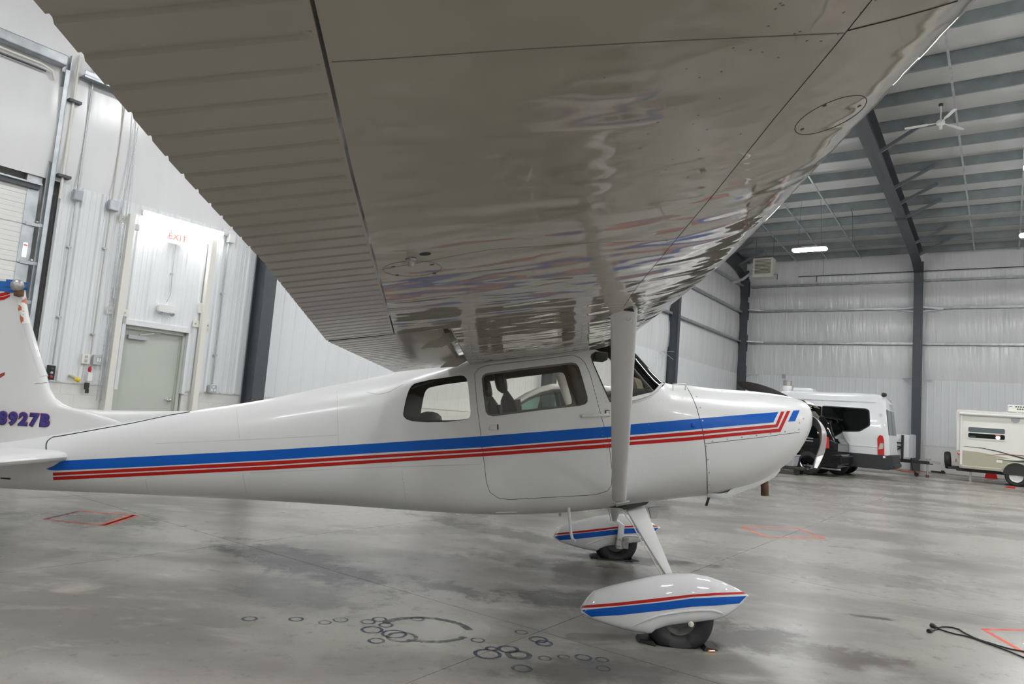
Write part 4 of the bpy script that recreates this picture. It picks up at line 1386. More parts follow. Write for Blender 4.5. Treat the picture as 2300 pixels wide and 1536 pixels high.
wdot('cover_screw', [(884, 599), (970, 594), (892, 618), (975, 614)], .006, 'rust', .0015)
wdot('cover_screw', [(1852, 237), (1930, 238), (1802, 290)], .0035, 'rust', .0012)
wdot('vent_hole', [(955, 570)], .016, 'seam', .0012)
c = hit(924, 581, WB)
P(MB().lathe([(.0, 0), (.016, 0), (.016, .006), (.010, .010), (.008, .022), (0, .024)], c, (0, 0, -1), 14), 'fuel_drain', M['steel'], smooth=40)
mb = MB()
rs = random.Random(3)
for k in range(46):
    px = 1560 + 640 * rs.random()
    py = 1340 - px * .66 + rs.uniform(-120, 40) - 60
    c = hit(px, py, WB)
    if c is None:
        continue
    nr = (hit(px, py, WB, .01) - c).normalized()
    mb.lathe([(.0018, 0), (.0018, .0004), (.0002, .0005)], c, nr, 7, caps=False)
for k in range(26):
    px, py = 1350 + 350 * rs.random(), 150 + 400 * rs.random()
    c = hit(px, py, WB)
    if c is None:
        continue
    nr = (hit(px, py, WB, .01) - c).normalized()
    mb.lathe([(.0016, 0), (.0016, .0004), (.0002, .0005)], c, nr, 7, caps=False)
stuff(P(mb, 'wing_screw', M['lap_dark'], smooth=None))

# ---- lift struts
T0, T1 = Vector((.525, 3.33, 1.845)), Vector((.835, 4.985, .735))
for f in (ident, mir):
    mb = MB()
    d = (T1 - T0)
    rings = []
    for t in (-.02, .0, .3, .6, .9, .985, 1.0):
        c = T0 + d * t
        ch = (.066 + (.050 - .066) * min(max(t, 0), 1)) * (1 if t < .99 else .86)
        th = .024 * (1 if t < .99 else .7)
        rings.append([f(c + Vector((math.copysign(abs(math.cos(a)) ** .85, math.cos(a)) * ch, math.sin(a) * th * .80, math.sin(a) * th * .60))) for a in np.linspace(0, 2 * math.pi, 24, endpoint=False)])
    mb.loft(rings)
    s = P(mb, 'wing_strut', M['paint'], smooth=60)
    c = T0 + d * .045 + Vector((.012, -.024, -.0))
    P(MB().tube([f(c + Vector((.020 * math.cos(a), -.006, .020 * math.sin(a)))) for a in np.linspace(0, 2 * math.pi, 16)], .0035, 6), 'tie_ring', M['paint'], parent=s)
    P(MB().lathe([(.0, 0), (.05, 0), (.045, .010), (0, .010)], f(T0 + Vector((0, 0, -.025))), (0, 0, 1), 20), 'strut_collar', M['seam'], parent=s)
    P(MB().tube([f(T1 + Vector((-.03, -.005, .025))), f(T1 + Vector((.035, -.005, .03)))], .012, 8), 'strut_bolt', M['dark_trim'], parent=s)

# ---- undercarriage
def pz(pts, Y):
    return [xz(1280 + x / 5.476, 1260 + y / 5.476, Y) for x, y in pts]
YW = 4.314
ptop = pz([(130, 600), (150, 560), (210, 460), (290, 372), (500, 310), (700, 260), (900, 214), (1100, 175), (1300, 152), (1500, 150), (1700, 185), (1900, 255), (2050, 330), (2130, 378), (2190, 412)], YW)
pbot = pz([(130, 606), (265, 690), (500, 765), (760, 828), (960, 862), (1000, 815), (1150, 762), (1300, 742), (1600, 712), (1765, 692), (1890, 655), (2000, 592), (2100, 525), (2190, 420)], YW)
GEAR_X = 1.118
leg_px = [((1405, 1141), (1447, 1130), 5.10), ((1408, 1148), (1449, 1142), 5.06), ((1447, 1215), (1478, 1212), 4.76), ((1494, 1291), (1510, 1289), 4.44)]
class Near:
    pass
PANT_BVH = None
for f in (ident, mir):
    near = f is ident
    xs = np.linspace(ptop[0][0] + .001, ptop[-1][0] - .001, 54)
    mb = MB()
    rings = []
    for X in xs:
        zt = np.interp(X, [p[0] for p in ptop], [p[1] for p in ptop])
        zb = np.interp(X, [p[0] for p in pbot], [p[1] for p in pbot])
        t = (X - xs[0]) / (xs[-1] - xs[0])
        w = .118 * (math.sin(math.pi * min(max(.08 + .86 * t ** .85, 0), 1)) ** .55) * (1 if t < .8 else 1 - ((t - .8) / .2) ** 2 * .75)
        w = max(w, .02)
        zc = zb + (zt - zb) * .42
        r = []
        for k in range(28):
            a = 2 * math.pi * k / 28
            c, s = math.cos(a), math.sin(a)
            e = 2.1 if s > 0 else 4.0
            r.append(f(Vector((X, YW + w * math.copysign(abs(c) ** (2 / e), c), zc + ((zt - zc) if s > 0 else (zc - zb)) * math.copysign(abs(s) ** (2 / e), s)))))
        rings.append(r)
    mb.loft(rings)
    pant = P(mb, 'wheel_fairing', M['pant'], smooth=50)
    if near:
        PANT_BVH = bvh_of(pant.data)
        q = lambda pts: [(1280 + x / 5.476, 1260 + y / 5.476) for x, y in pts]
        kids = []
        before = set(bpy.data.objects)
        decal('red_stripe', q([(160, 548), (600, 510), (1100, 455), (1500, 410), (1800, 390), (2120, 380)]), q([(138, 580), (600, 548), (1100, 495), (1500, 440), (1800, 420), (2170, 404)]), 'red', 50, 4, PANT_BVH, parent=pant, both=False)
        decal('blue_stripe', q([(138, 604), (600, 560), (1100, 510), (1500, 460), (1800, 445), (2172, 428)]), q([(262, 682), (600, 665), (1100, 610), (1500, 560), (1800, 545), (2080, 520)]), 'blue', 50, 6, PANT_BVH, parent=pant, both=False)
        rl = [hit(p.x, p.y, PANT_BVH, .0) for p in resample([(*p, 0) for p in q([(770, 795), (900, 735), (1100, 665), (1400, 618), (1600, 600), (1750, 605), (1850, 630), (1888, 655)])], 26)]
        rl = [p for p in rl if p is not None]
        P(MB().tube(rl, [.002] + [.008] * (len(rl) - 2) + [.002], 8), 'wheel_arch_lip', M['pant'], smooth=60, parent=pant)
        new = [o for o in bpy.data.objects if o not in before]
    else:
        for o in new:      # the far fairing carries the same stripes on both faces
            for flip in (0, 1):
                me = o.data.copy()
                for v in me.vertices:
                    if not flip:
                        v.co.y = 2 * Y0 - v.co.y
                    else:
                        v.co.y = 2 * Y0 - (2 * YW - v.co.y)
                link(o.name.split('.')[0], me, pant, world=True)
    # tyre, flattened where it stands on the floor
    zc = .158
    mb = MB()
    rings = []
    prof = [(.092, -.050), (.125, -.072), (.160, -.077), (.188, -.064), (.203, -.038), (.207, 0), (.203, .038), (.188, .064), (.160, .077), (.125, .072), (.092, .050)]
    for k in range(48):
        a = 2 * math.pi * k / 48
        rings.append([f(Vector((GEAR_X + r * math.sin(a), YW + o * (1.08 if zc - r * math.cos(a) < .05 else 1), max(.0015, zc - r * math.cos(a))))) for r, o in prof])
    rings.append(rings[0])
    mb.loft(rings, caps=False)
    ty = P(mb, 'tyre', M['black'], smooth=50)
    out = -1 if near else 1
    cy = f(Vector((0, YW, 0))).y
    mb = MB(); mb.lathe([(0, -.03), (.06, -.03), (.075, -.046), (.094, -.052), (.098, -.044), (.090, -.02), (.09, .05), (0, .05)], (GEAR_X, cy, zc), (0, -out, 0), 28)
    P(mb, 'wheel_rim', M['old_alloy'], smooth=40, parent=ty)
    ax = hit(1539, 1392.5, PANT_BVH) or Vector((1.17, YW - .12, .15))
    ax = Vector((1.165, YW - .112, .152))
    P(MB().lathe([(0, 0), (.016, 0), (.016, .010), (.010, .012), (.010, .02), (0, .021)], f(ax), (0, out, 0), 14), 'axle_bolt', M['cream'], smooth=40)
    # brake caliper on the inner face
    c = f(Vector((1.16, YW + .115, .185)))
    mb = MB()
    mb.box(1.10, 1.145, min(c.y, c.y - out * .03), max(c.y, c.y - out * .03), .13, .215); mb.box(1.16, 1.215, min(c.y, c.y - out * .05), max(c.y, c.y - out * .05), .125, .225)
    for bx, bz in ((1.11, .14), (1.135, .14), (1.11, .2), (1.135, .2), (1.175, .145), (1.20, .21), (1.175, .20)):
        mb.lathe([(0, 0), (.009, 0), (.009, .012), (0, .013)], (bx, c.y - out * .045, bz), (0, -out, 0), 8)
    P(mb, 'brake_caliper', M['steel'], smooth=40)
    # spring leg
    mb = MB()
    rings = []
    for a, b, Y in leg_px:
        A, B_ = at_y(*a, Y), at_y(*b, Y)
        nn = Vector((0, -.55, .83)) * .011
        rings.append([f(A + nn), f(B_ + nn), f(B_ - nn), f(A - nn)])
    for A, B_ in ((Vector((1.115, 4.452, .33)), Vector((1.172, 4.452, .33))), (Vector((1.105, 4.462, .12)), Vector((1.165, 4.462, .12)))):
        nn = Vector((0, -.010, .002))
        rings.append([f(A + nn), f(B_ + nn), f(B_ - nn), f(A - nn)])
    mb.loft(rings)
    P(mb, 'gear_leg', M['paint'], smooth=30, bevel=.003)
    pts = [at_y(1398, 1148, 5.05), at_y(1422, 1180, 4.92), at_y(1444, 1222, 4.75), at_y(1466, 1256, 4.6), at_y(1487, 1292, 4.45)]
    P(MB().tube([f(p) for p in pts], .004, 6), 'brake_line', M['cream'], smooth=60)
    A, B_ = at_y(1400, 1142, 5.05), at_y(1449, 1130, 5.05)
    P(MB().bar(f(A), f(B_), .05, .014), 'leg_slot', M['seam'], smooth=None)
# belly fittings on the near side
mb = MB(); mb.tube([at_y(1277, 1140, 5.08), at_y(1279, 1160, 5.06), at_y(1283, 1200, 5.02), at_y(1286, 1211, 5.0), at_y(1292, 1214, 4.98)], [.011, .010, .010, .011, .008], 10)
P(mb, 'step', M['paint'], smooth=60)
mb = MB()
pv = [(1456, 1140), (1483, 1137), (1477, 1161), (1473, 1164), (1463, 1164), (1461, 1160)]
mb.prism([xz(x, y, 5.2) for x, y in pv], lambda p: (p[0], 5.19, p[1]), lambda p: (p[0], 5.215, p[1]))
P(mb, 'belly_vent', M['seam_soft'], smooth=None, bevel=.003)
P(MB().cyl(at_y(1258, 1152, 5.15), at_y(1258, 1159, 5.15), .010, 10), 'belly_drain', M['seam_soft'])
P(MB().tube([at_y(1594, 1112, 5.25), at_y(1586, 1136, 5.25)], .010, 8), 'fuel_drain_tube', M['dark_trim'])
P(MB().tube([at_y(1717, 1072, 5.42), at_y(1718, 1113, 5.42)], [.028, .030], 18), 'exhaust_pipe', M['rust'], smooth=60)
mb = MB()
mb.loft([[at_y(x, y0, Y), at_y(x, y1, Y), at_y(x, y1, 2 * Y0 - Y), at_y(x, y0, 2 * Y0 - Y)] for x, y0, y1, Y in ((1588, 1106, 1117, 5.22), (1610, 1108, 1119, 5.2), (1632, 1108, 1121, 5.2), (1640, 1100, 1115, 5.2), (1700, 1070, 1093, 5.25), (1740, 1040, 1072, 5.3), (1753, 1020, 1056, 5.35))])
P(mb, 'cowl_flap', M['paint'], smooth=30, bevel=.006)

# ---- propeller, bent back by a strike
HUB = Vector((2.40, Y0, 1.425))
zq = lambda pts: Z(8.085, 1720, 900, pts)
PLf = zq([(740, 330), (800, 395), (880, 470), (955, 560), (985, 760), (930, 950), (870, 1130), (848, 1205)])
PMd = zq([(735, 232), (850, 282), (945, 362), (1010, 510), (1012, 720), (960, 920), (900, 1060), (872, 1215)])
PRt = zq([(745, 225), (870, 285), (985, 375), (1082, 520), (1106, 650), (1090, 850), (1040, 1020), (935, 1228)])
PY = [5.42, 5.36, 5.28, 5.19, 5.08, 4.97, 4.86, 4.77]
rings = []
for a, m_, b, Y in zip(PLf, PMd, PRt, PY):
    A, C, B_ = at_y(*a, Y + .015), at_y(*m_, Y - .012), at_y(*b, Y + .02)
    rings.append([A, C, B_, (A + B_) * .5 + Vector((.012, .03, 0))])
# the mesh is refined along the blade so that it bends smoothly
def refine(rings, k=4):
    out = []
    n = len(rings[0])
    for i in range((len(rings) - 1) * k + 1):
        t = i / k
        j = min(int(t), len(rings) - 2); u_ = t - j
        pr = []
        for c in range(n):
            p0, p1, p2, p3 = (rings[max(j - 1, 0)][c], rings[j][c], rings[j + 1][c], rings[min(j + 2, len(rings) - 1)][c])
            pr.append(.5 * ((2 * p1) + (p2 - p0) * u_ + (2 * p0 - 5 * p1 + 4 * p2 - p3) * u_ * u_ + (3 * p1 - p0 - 3 * p2 + p3) * u_ ** 3))
        out.append(pr)
    return out
rings = refine(rings)
axis = Vector((math.cos(.12), 0, math.sin(.12)))
ROT = Matrix.Rotation(math.pi, 3, axis)
for k in (0, 1):
    if k == 0:
        rr = rings
    else:
        UPe = [(1830, 925), (1800, 905), (1775, 892.4), (1754, 881), (1731, 871), (1701.5, 861.6), (1671.6, 856.4), (1656, 858)]
        LOe = [(1822, 940), (1795, 925), (1768, 915), (1745, 904), (1722, 894), (1700, 886), (1676, 875), (1659, 866)]
        FY = [5.58, 5.70, 5.80, 5.90, 6.0, 6.1, 6.22, 6.28]
        rr = []
        for a, b, Y in zip(UPe, LOe, FY):
            A, B_ = at_y(*a, Y), at_y(*b, Y + .02)
            m_ = (A + B_) * .5
            rr.append([A, m_ + Vector((-.004, -.010, 0)), B_, m_ + Vector((.012, .012, 0))])
        rr = refine(rr)
    mb = MB()
    mb.loft(rr)
    for i in range(len(mb.f) - 2):
        mb.mi[i] = 1 if (k == 0 and i % 4 == 1) else 0
    bl = P(mb, 'propeller_blade', [M['prop_back'], M['prop_face']], smooth=35)
    if k == 0:
        a, b, c_, d_ = rings[-5][1], rings[-5][2], rings[-1][1], rings[-1][2]
        mb = MB(); o = Vector((.0, -.0025, 0))
        lo = [r[1].lerp(r[2], .12) + o for r in rings[-6:]]; hi = [r[1].lerp(r[2], .9) + o for r in rings[-6:]]
        mb.grid([lo, hi])
        P(mb, 'white_tip', M['white'], smooth=60, parent=bl, recalc=False)
P(MB().lathe([(0, -.10), (.05, -.10), (.055, -.02), (.055, .03), (.03, .05), (0, .052)], HUB, axis, 20), 'propeller_hub', M['old_alloy'], smooth=40)
P(MB().lathe([(.0, 0), (.112, .0), (.12, .006), (.112, .012), (0, .012)], HUB - axis * .055, axis, 30), 'spinner_bulkhead', M['rv_tan'], smooth=40)
P(MB().lathe([(.07, 0), (.118, 0), (.118, .02), (.07, .02)], HUB - axis * .085 + Vector((0, 0, -.01)), axis, 40, caps=False), 'ring_gear', M['steel'])
# remains of the spinner, torn at the edge
mb = MB()
rows = []
rs = random.Random(11)
for i in range(6):
    row = []
    for k in range(15):
        a = math.radians(50 + 100 * k / 14)
        t = i / 5
        x = .115 * t * (1.0 - .4 * abs(math.sin(k * 1.7)) * t)
        r = .140 - .035 * t * t
        row.append(HUB + Vector((-.075 + x, -math.cos(a) * r, math.sin(a) * r)))
    rows.append(row)
mb.grid(rows)
inner_r = [[HUB + (p - HUB) * .965 for p in row] for row in rows]
mb.grid(inner_r, 1)
mb.grid([rows[-1], inner_r[-1]], 1)
P(mb, 'broken_spinner', [M['paint'], M['rv_tan']], smooth=40, recalc=False)

# ---- tail
def chip_material():
    m, nt, p = new_mat('chipped_paint')
    tc = nt.nodes.new('ShaderNodeTexCoord')
    n = nt.nodes.new('ShaderNodeTexNoise'); n.inputs['Scale'].default_value = 16; n.inputs['Detail'].default_value = 4
    nt.links.new(tc.outputs['Object'], n.inputs['Vector'])
    r = nt.nodes.new('ShaderNodeValToRGB')
    r.color_ramp.elements[0].position = .54; r.color_ramp.elements[0].color = (.78, .77, .75, 1)
    r.color_ramp.elements[1].position = .58; r.color_ramp.elements[1].color = (.55, .17, .09, 1)
    nt.links.new(n.outputs['Fac'], r.inputs[0])
    nt.links.new(r.outputs[0], p.inputs['Base Color'])
    p.inputs['Roughness'].default_value = .4
    return m
M['chip'] = chip_material()
fin_px = [(163, 917), (140, 907), (124, 894), (112, 873), (105, 848), (94, 819.5), (84.4, 788), (73.4, 752), (67, 730), (62.5, 708), (58, 685), (54.7, 654), (52, 632)]
fin_le = [xz(*p, Y0) for p in fin_px]
fin_le = [(-2.95, .98), (-3.2, 1.035)] + fin_le
FX, FZ = [p[0] for p in fin_le], [p[1] for p in fin_le]
def fin_sec(z, grow=0.0, x_te=-4.66):
    le = float(np.interp(z, FZ, FX)) + grow
    th = float(np.interp(z, [.8, 1.1, 2.0], [.052, .046, .036])) + grow
    xs = [0, .004, .012, .025, .05, .09, .14, .3, .6, .85, 1]
    c = le - x_te
    h = [0, .35, .58, .76, .9, .97, 1, 1, .8, .35, .12]
    L = [.16 * 0 + le - (x * c) for x in xs]
    side = [(L[i], Y0 - th * h[i], z) for i in range(len(xs))]
    return side + [(p[0], 2 * Y0 - p[1], p[2]) for p in reversed(side[1:])]
zs_f = list(np.linspace(.70, .97, 5)) + FZ[1:-1] + [FZ[-1] - .005]
zs_f = sorted(set(round(z, 4) for z in zs_f))
fin = P(MB().loft([fin_sec(z) for z in zs_f]), 'tail_fin', M['paint'], smooth=50)
P(MB().loft([fin_sec(z, .004, -4.5) for z in (1.93, 1.945, 1.97, 2.01)]), 'blue_tape', M['tape'], smooth=50, parent=fin)
for k in range(7):     # torn ends of the tape
    x0 = np.interp(1.97, FZ, FX) - .02 + .035 * (k % 3)
    z = 1.925 + .014 * k
    P(MB().box(x0 - .1, x0 + .015, Y0 - .043 - .004 * (k % 2), Y0 - .038, z, z + .018), 'tape_end', M['tape'], parent=fin)
FB = bvh_of(fin.data)
decal('red_stripe', [(-6, 660), (14, 656), (24, 655)], [(-6, 667), (10, 664), (22, 660)], 'red', 12, 3, FB, parent=fin, both=False)
decal('red_stripe', [(-6, 669), (12, 665), (23, 662)], [(-6, 675), (10, 673), (22, 666)], 'red', 12, 3, FB, parent=fin, both=False)
decal('dark_red_mark', [(-6, 843), (4, 838), (12, 836)], [(-6, 852), (4, 847), (11, 842)], 'rv_red', 8, 3, FB, parent=fin, both=False)
decal('trim_slot', [(1, 1072), (24, 1073)], [(2, 1075), (24, 1077)], 'seam', 8, 2, None)
seam('fairing_joint', [(78, 862), (92, 860.5), (110, 858.5)], .0018, 'seam', 10, FB)
lep = [p for p in fin_le if 1.62 < p[1] < 1.95]
P(MB().tube([(p[0] - .028, Y0 - .006, p[1]) for p in lep], .034, 12), 'leading_edge', M['chip'], smooth=60)
lep2 = [p for p in fin_le if 1.24 < p[1] <= 1.75]
P(MB().tube([(p[0] - .030, Y0, p[1]) for p in lep2], .036, 12), 'leading_edge_cuff', M['pant'], smooth=60)
c = at_y(39, 641, Y0 - .10)
P(MB().lathe([(0, -.05), (.035, -.04), (.046, -.01), (.046, .012), (.036, .032), (.015, .042), (0, .044)], c, (.5, -.8, .25), 20), 'beacon_mount', M['steel'], smooth=50)
P(MB().lathe([(.0, 0), (.035, 0), (.034, .05), (.0, .06)], c + Vector((.005, .02, -.03)), (0, .1, -1), 16), 'rusty_bracket', M['rust'], smooth=50)
# dorsal fin
mb = MB()
rings = []
for X, zt in ((-3.62, 1.12), (-3.46, 1.075), (-3.35, 1.05), (-3.1, 1.062), (-2.85, 1.078), (-2.6, 1.096), (-2.44, 1.108)):
    t = (X + 3.62) / 1.18
    zb = pchip(SX, [s[1] for s in ST], X) - .06
    w = .035 * (1 - t) + .03
    rings.append([(X, Y0 - w, zb), (X, Y0 - w * .35, zb + (zt - zb) * .55), (X, Y0 - .016, zt - .012), (X, Y0, zt), (X, Y0 + .016, zt - .012), (X, Y0 + w * .35, zb + (zt - zb) * .55), (X, Y0 + w, zb)])
mb.loft(rings)
P(mb, 'dorsal_fin', M['paint'], smooth=70)
# tailplane
for f in (ident, mir):
    rings = []
    for Y, le in ((Y0, -3.24), (5.38, -3.255), (5.2, -3.275), (4.6, -3.33), (4.1, -3.40), (3.98, -3.46)):
        th = .040 * (1 if Y > 4.0 else .5)
        r = []
        prof = [(0, 0), (.01, .5), (.03, .8), (.09, 1), (.3, 1), (.55, .8), (.62, .7)]
        z0 = .700
        c = .95
        for x, h in prof:
            r.append(f(Vector((le - x * c, Y, z0 + th * h))))
        for x, h in reversed(prof[1:]):
            r.append(f(Vector((le - x * c, Y, z0 - th * h))))
        rings.append(r)
    P(MB().loft(rings), 'tailplane', M['paint'], smooth=50)
    rings = [[f(Vector((-3.86 - dx, Y, .70 + dz))) for dx, dz in ((0, .026), (.32, .006), (.32, -.006), (0, -.026))] for Y in (5.40, 4.1)]
    P(MB().loft(rings), 'elevator', M['flap'], smooth=30)
P(MB().loft([[(-4.68, Y0 - t, z), (-4.68, Y0 + t, z), (x, Y0 + .01, z), (x, Y0 - .01, z)] for z, x, t in ((.62, -5.05, .03), (1.2, -5.1, .03), (1.98, -5.0, .025))]), 'rudder', M['paint'], smooth=30)
# tail wheel
P(MB().tube([(-4.35, Y0, .42), (-4.6, Y0, .30), (-4.72, Y0, .14)], [.022, .018, .018], 8), 'tail_spring', M['steel'])
P(MB().lathe([(0, -.03), (.06, -.035), (.10, -.03), (.105, 0), (.10, .03), (.06, .035), (0, .03)], (-4.72, Y0, .107), (0, 1, 0), 24), 'tail_wheel', M['black'], smooth=40)
# registration, navy with a thin red outline
def reg(mt, grow, y):
    me = text_mesh('N8927B', .127, 0.0, 0.0, .02, 'RIGHT', 1.27, grow)
    me.materials.clear(); me.materials.append(M[mt])
    p1 = at_y(110, 946, y)
    c, s = math.cos(.018), math.sin(.018)
    me.transform(Matrix(((c, -s, 0, p1.x), (0, 0, -1, y), (s, c, 0, p1.z), (0, 0, 0, 1))) @ Matrix.Diagonal((1.0, 1, .04, 1)))
    link('registration', me, fin, world=True)
reg('red', .0105, Y0 - .0535)
reg('navy', .0085, Y0 - .0548)

# =================================================================== VEHICLES
def car_rings(stations, width, belt, tumble, zb, n_round=3, y0=0.0, lower_in=.05):
    """stations: (x, z top, z bottom or None). ring from the near sill round over the roof to the far sill"""
    rings = []
    for st in stations:
        x, zt = st[0], st[1]
        b = st[2] if len(st) > 2 and st[2] is not None else zb
        wsc = st[3] if len(st) > 3 else 1.0
        w = width / 2 * wsc
        bl = min(belt, zt - .05)
        tb = tumble * max(0.0, (zt - bl)) 
        r = min(.14, (zt - bl) * .45)
        near = [(-w + lower_in, b), (-w, b + .12), (-w, bl), (-w + tb * .85, zt - r), (-w + tb + r * .35, zt - r * .3), (-w + tb + r * 1.2, zt)]
        ring = [(x, y0 + y, z) for y, z in near] + [(x, y0 - y, z) for y, z in reversed(near)]
        rings.append(ring)
    return rings
def wheel(parent, x, y, r, w, out, rim_m='steel', hub=.62, local=True):
    mb = MB()
    mb.lathe([(r * .6, -w / 2), (r * .9, -w / 2), (r, -w * .36), (r, w * .36), (r * .9, w / 2), (r * .6, w / 2)], (x, y, r + .001), (0, 1, 0), 30, caps=False)
    ty = mb.build('tyre', M['black'], parent, smooth=40)
    mb = MB()
    mb.lathe([(0, w * .30), (r * .12, w * .32), (r * .16, w * .24), (r * .50, w * .22), (r * hub, w * .42), (r * hub, -w * .3), (0, -w * .3)], (x, y, r + .001), (0, out, 0), 30)
    for k in range(8):
        a = 2 * math.pi * k / 8
        mb.lathe([(0, 0), (r * .045, 0), (r * .045, .008), (0, .01)], (x + r * .42 * math.cos(a), y + out * w * .235, r + r * .42 * math.sin(a)), (0, out, 0), 7)
    mb.build('wheel_rim', M[rim_m], ty, smooth=40)
    return ty
def wheel_arch(mb, x, y, r, out, th=.03, w=.06):
    pts = [(x + r * math.cos(a), y, r * .86 + r * math.sin(a)) for a in np.linspace(-.15, math.pi + .15, 18)]
    mb.tube(pts, w, 6, flat=.5)

# ---- white van (x = +u towards its tail)
van = bthing('van', 'white high roof van with dark windows parked along the far wall', 'van', -3.10, 27.25, 0)
W = 2.05
stn = [(-6.0, .95, .45, .86), (-5.9, 1.12, .35, .95), (-5.3, 1.32), (-5.05, 1.45), (-4.35, 2.45), (-4.0, 2.70), (-3.5, 2.80), (-1.0, 2.84), (-.25, 2.83), (-.10, 2.80), (-.03, 2.70, None, .985), (.0, 2.55, .40, .97)]
def lean(o):
    for v in o.data.vertices:
        if v.co.x > -.6:
            v.co.x -= max(0.0, v.co.z - .8) * .11
    return o
lean(MB().loft(car_rings(stn, W, 1.45, .09, .34)).build('body', M['van'], van, smooth=35))
mb = MB()
mb.box(-5.8, -.02, -W / 2 - .012, -W / 2 + .03, .33, .80); mb.box(-5.8, -.02, W / 2 - .03, W / 2 + .012, .33, .80)
mb.build('sill_cladding', M['cladding'], van, bevel=.02)
MB().box(-.10, .07, -W / 2 - .005, W / 2 + .005, .36, .82).build('rear_bumper', M['cladding'], van, bevel=.035)
MB().box(-.02, .12, -W / 2 + .1, W / 2 - .1, .40, .52).build('bumper_step', M['cladding'], van, bevel=.02)
def vside(z, o=.006):
    return -W / 2 + max(0.0, (z - 1.45)) * .09 * .95 - o
def vpanel(poly, name, mt, o=.008, parent=None, th=.02):
    mb = MB().prism(poly, lambda p: (p[0], vside(p[1], o), p[1]), lambda p: (p[0], vside(p[1], o) + th, p[1]))
    a = mb.build(name, M[mt], parent or van)
    return a
vw = round_poly([(-2.14, 1.50), (-1.56, 1.50), (-.95, 1.55), (-.66, 1.76), (-.70, 2.24), (-.78, 2.28), (-2.14, 2.30)], .05)
fr = vpanel(offset_poly(vw, .035), 'window_surround', 'cladding', .004)
vpanel(vw, 'window_pane', 'glass_dark', .010, fr)
vpanel(round_poly([(-3.55, 1.50), (-2.18, 1.50), (-2.18, 2.30), (-3.55, 2.32)], .05), 'window_pane', 'glass_dark', .010, fr)
vpanel(round_poly([(-4.85, 1.48), (-3.75, 1.50), (-3.75, 2.28), (-4.25, 2.28)], .05), 'window_pane', 'glass_dark', .010)
# side moulding, roof gutter and shut lines
vpanel([(-5.0, 1.02), (-.35, 1.04), (-.35, 1.10), (-5.0, 1.08)], 'side_moulding', 'van', .016)
vpanel([(-4.2, 2.50), (-.5, 2.53), (-.5, 2.56), (-4.2, 2.535)], 'roof_gutter', 'van', .020)
vpanel([(-2.165, .85), (-2.155, .85), (-2.155, 2.5), (-2.165, 2.5)], 'shut_line', 'cladding', .001)
vpanel([(-.50, .9), (-.49, .9), (-.49, 2.5), (-.50, 2.5)], 'shut_line', 'box_grey', .0)
mb = MB(); mb.prism(round_poly([(-.40, .80), (-.20, .80), (-.22, 1.30), (-.26, 1.44), (-.36, 1.46), (-.42, 1.35)], .03), lambda p: (p[0] + .02, -W / 2 - .022, p[1]), lambda p: (p[0] + .02, -W / 2 + .10, p[1]))
tl = mb.build('tail_lamp', M['tail'], van, bevel=.01)
mb = MB(); mb.prism([(-.385, .98), (-.24, 1.02), (-.235, 1.19), (-.33, 1.19)], lambda p: (p[0] + .02, -W / 2 - .026, p[1]), lambda p: (p[0] + .02, -W / 2 + .02, p[1]))
mb.build('clear_lens', M['heater'], tl)
mb = MB(); mb.prism(round_poly([(-W / 2 + .14, 1.48), (-.06, 1.48), (-.06, 2.30), (-W / 2 + .20, 2.30)], .06), lambda p: (.0 + .005, p[0], p[1]), lambda p: (.018, p[0], p[1]))
mb.prism(round_poly([(.06, 1.48), (W / 2 - .14, 1.48), (W / 2 - .20, 2.30), (.06, 2.30)], .06), lambda p: (.005, p[0], p[1]), lambda p: (.018, p[0], p[1]))
lean(mb.build('rear_window', M['glass_grey'], van))
mb = MB(); mb.prism([(-W / 2 + .03, 1.47), (-W / 2 + .13, 1.47), (-W / 2 + .19, 2.31), (-W / 2 + .10, 2.31)], lambda p: (-.14, p[0], p[1]), lambda p: (.022, p[0], p[1]))
lean(mb.build('corner_glass', M['glass_grey'], van))
MB().lathe([(0, 0), (.07, .02), (.08, .08), (.05, .15), (0, .17)], (-.34, -W / 2 + .22, 2.80), (1, -.2, .1), 14).build('roof_marker_lamp', M['dark_trim'], van, smooth=50)
MB().lathe([(.035, 0), (.045, .0), (.045, .012), (.035, .012)], (-.33, vside(2.15, .01), 2.12), (0, -1, 0), 16, caps=False).build('hinge', M['van'], van)
MB().box(-.22, -.15, -W / 2 - .02, -W / 2 - .005, .71, .78).build('reflector', M['van'], van)
mb = MB(); mb.lathe([(0, 0), (.17, 0), (.17, .20), (.0, .20)], (-3.50, -.35, 2.80), (0, 0, 1), 20)
rv_ = mb.build('roof_vent', M['van'], van, smooth=40)
mb = MB(); mb.lathe([(0, .20), (.15, .20), (.15, .36), (.16, .37), (.16, .41), (0, .42)], (-3.50, -.35, 2.80), (0, 0, 1), 20)
mb.build('steel_cap', M['steel'], rv_, smooth=40)
MB().box(-3.25, -2.55, -.65, .0, 2.80, 2.94).build('roof_unit', M['van'], van, bevel=.05)
for x in (-1.62, -4.85):
    for s in (-1, 1):
        wheel(van, x, s * (W / 2 - .13), .36, .24, s)

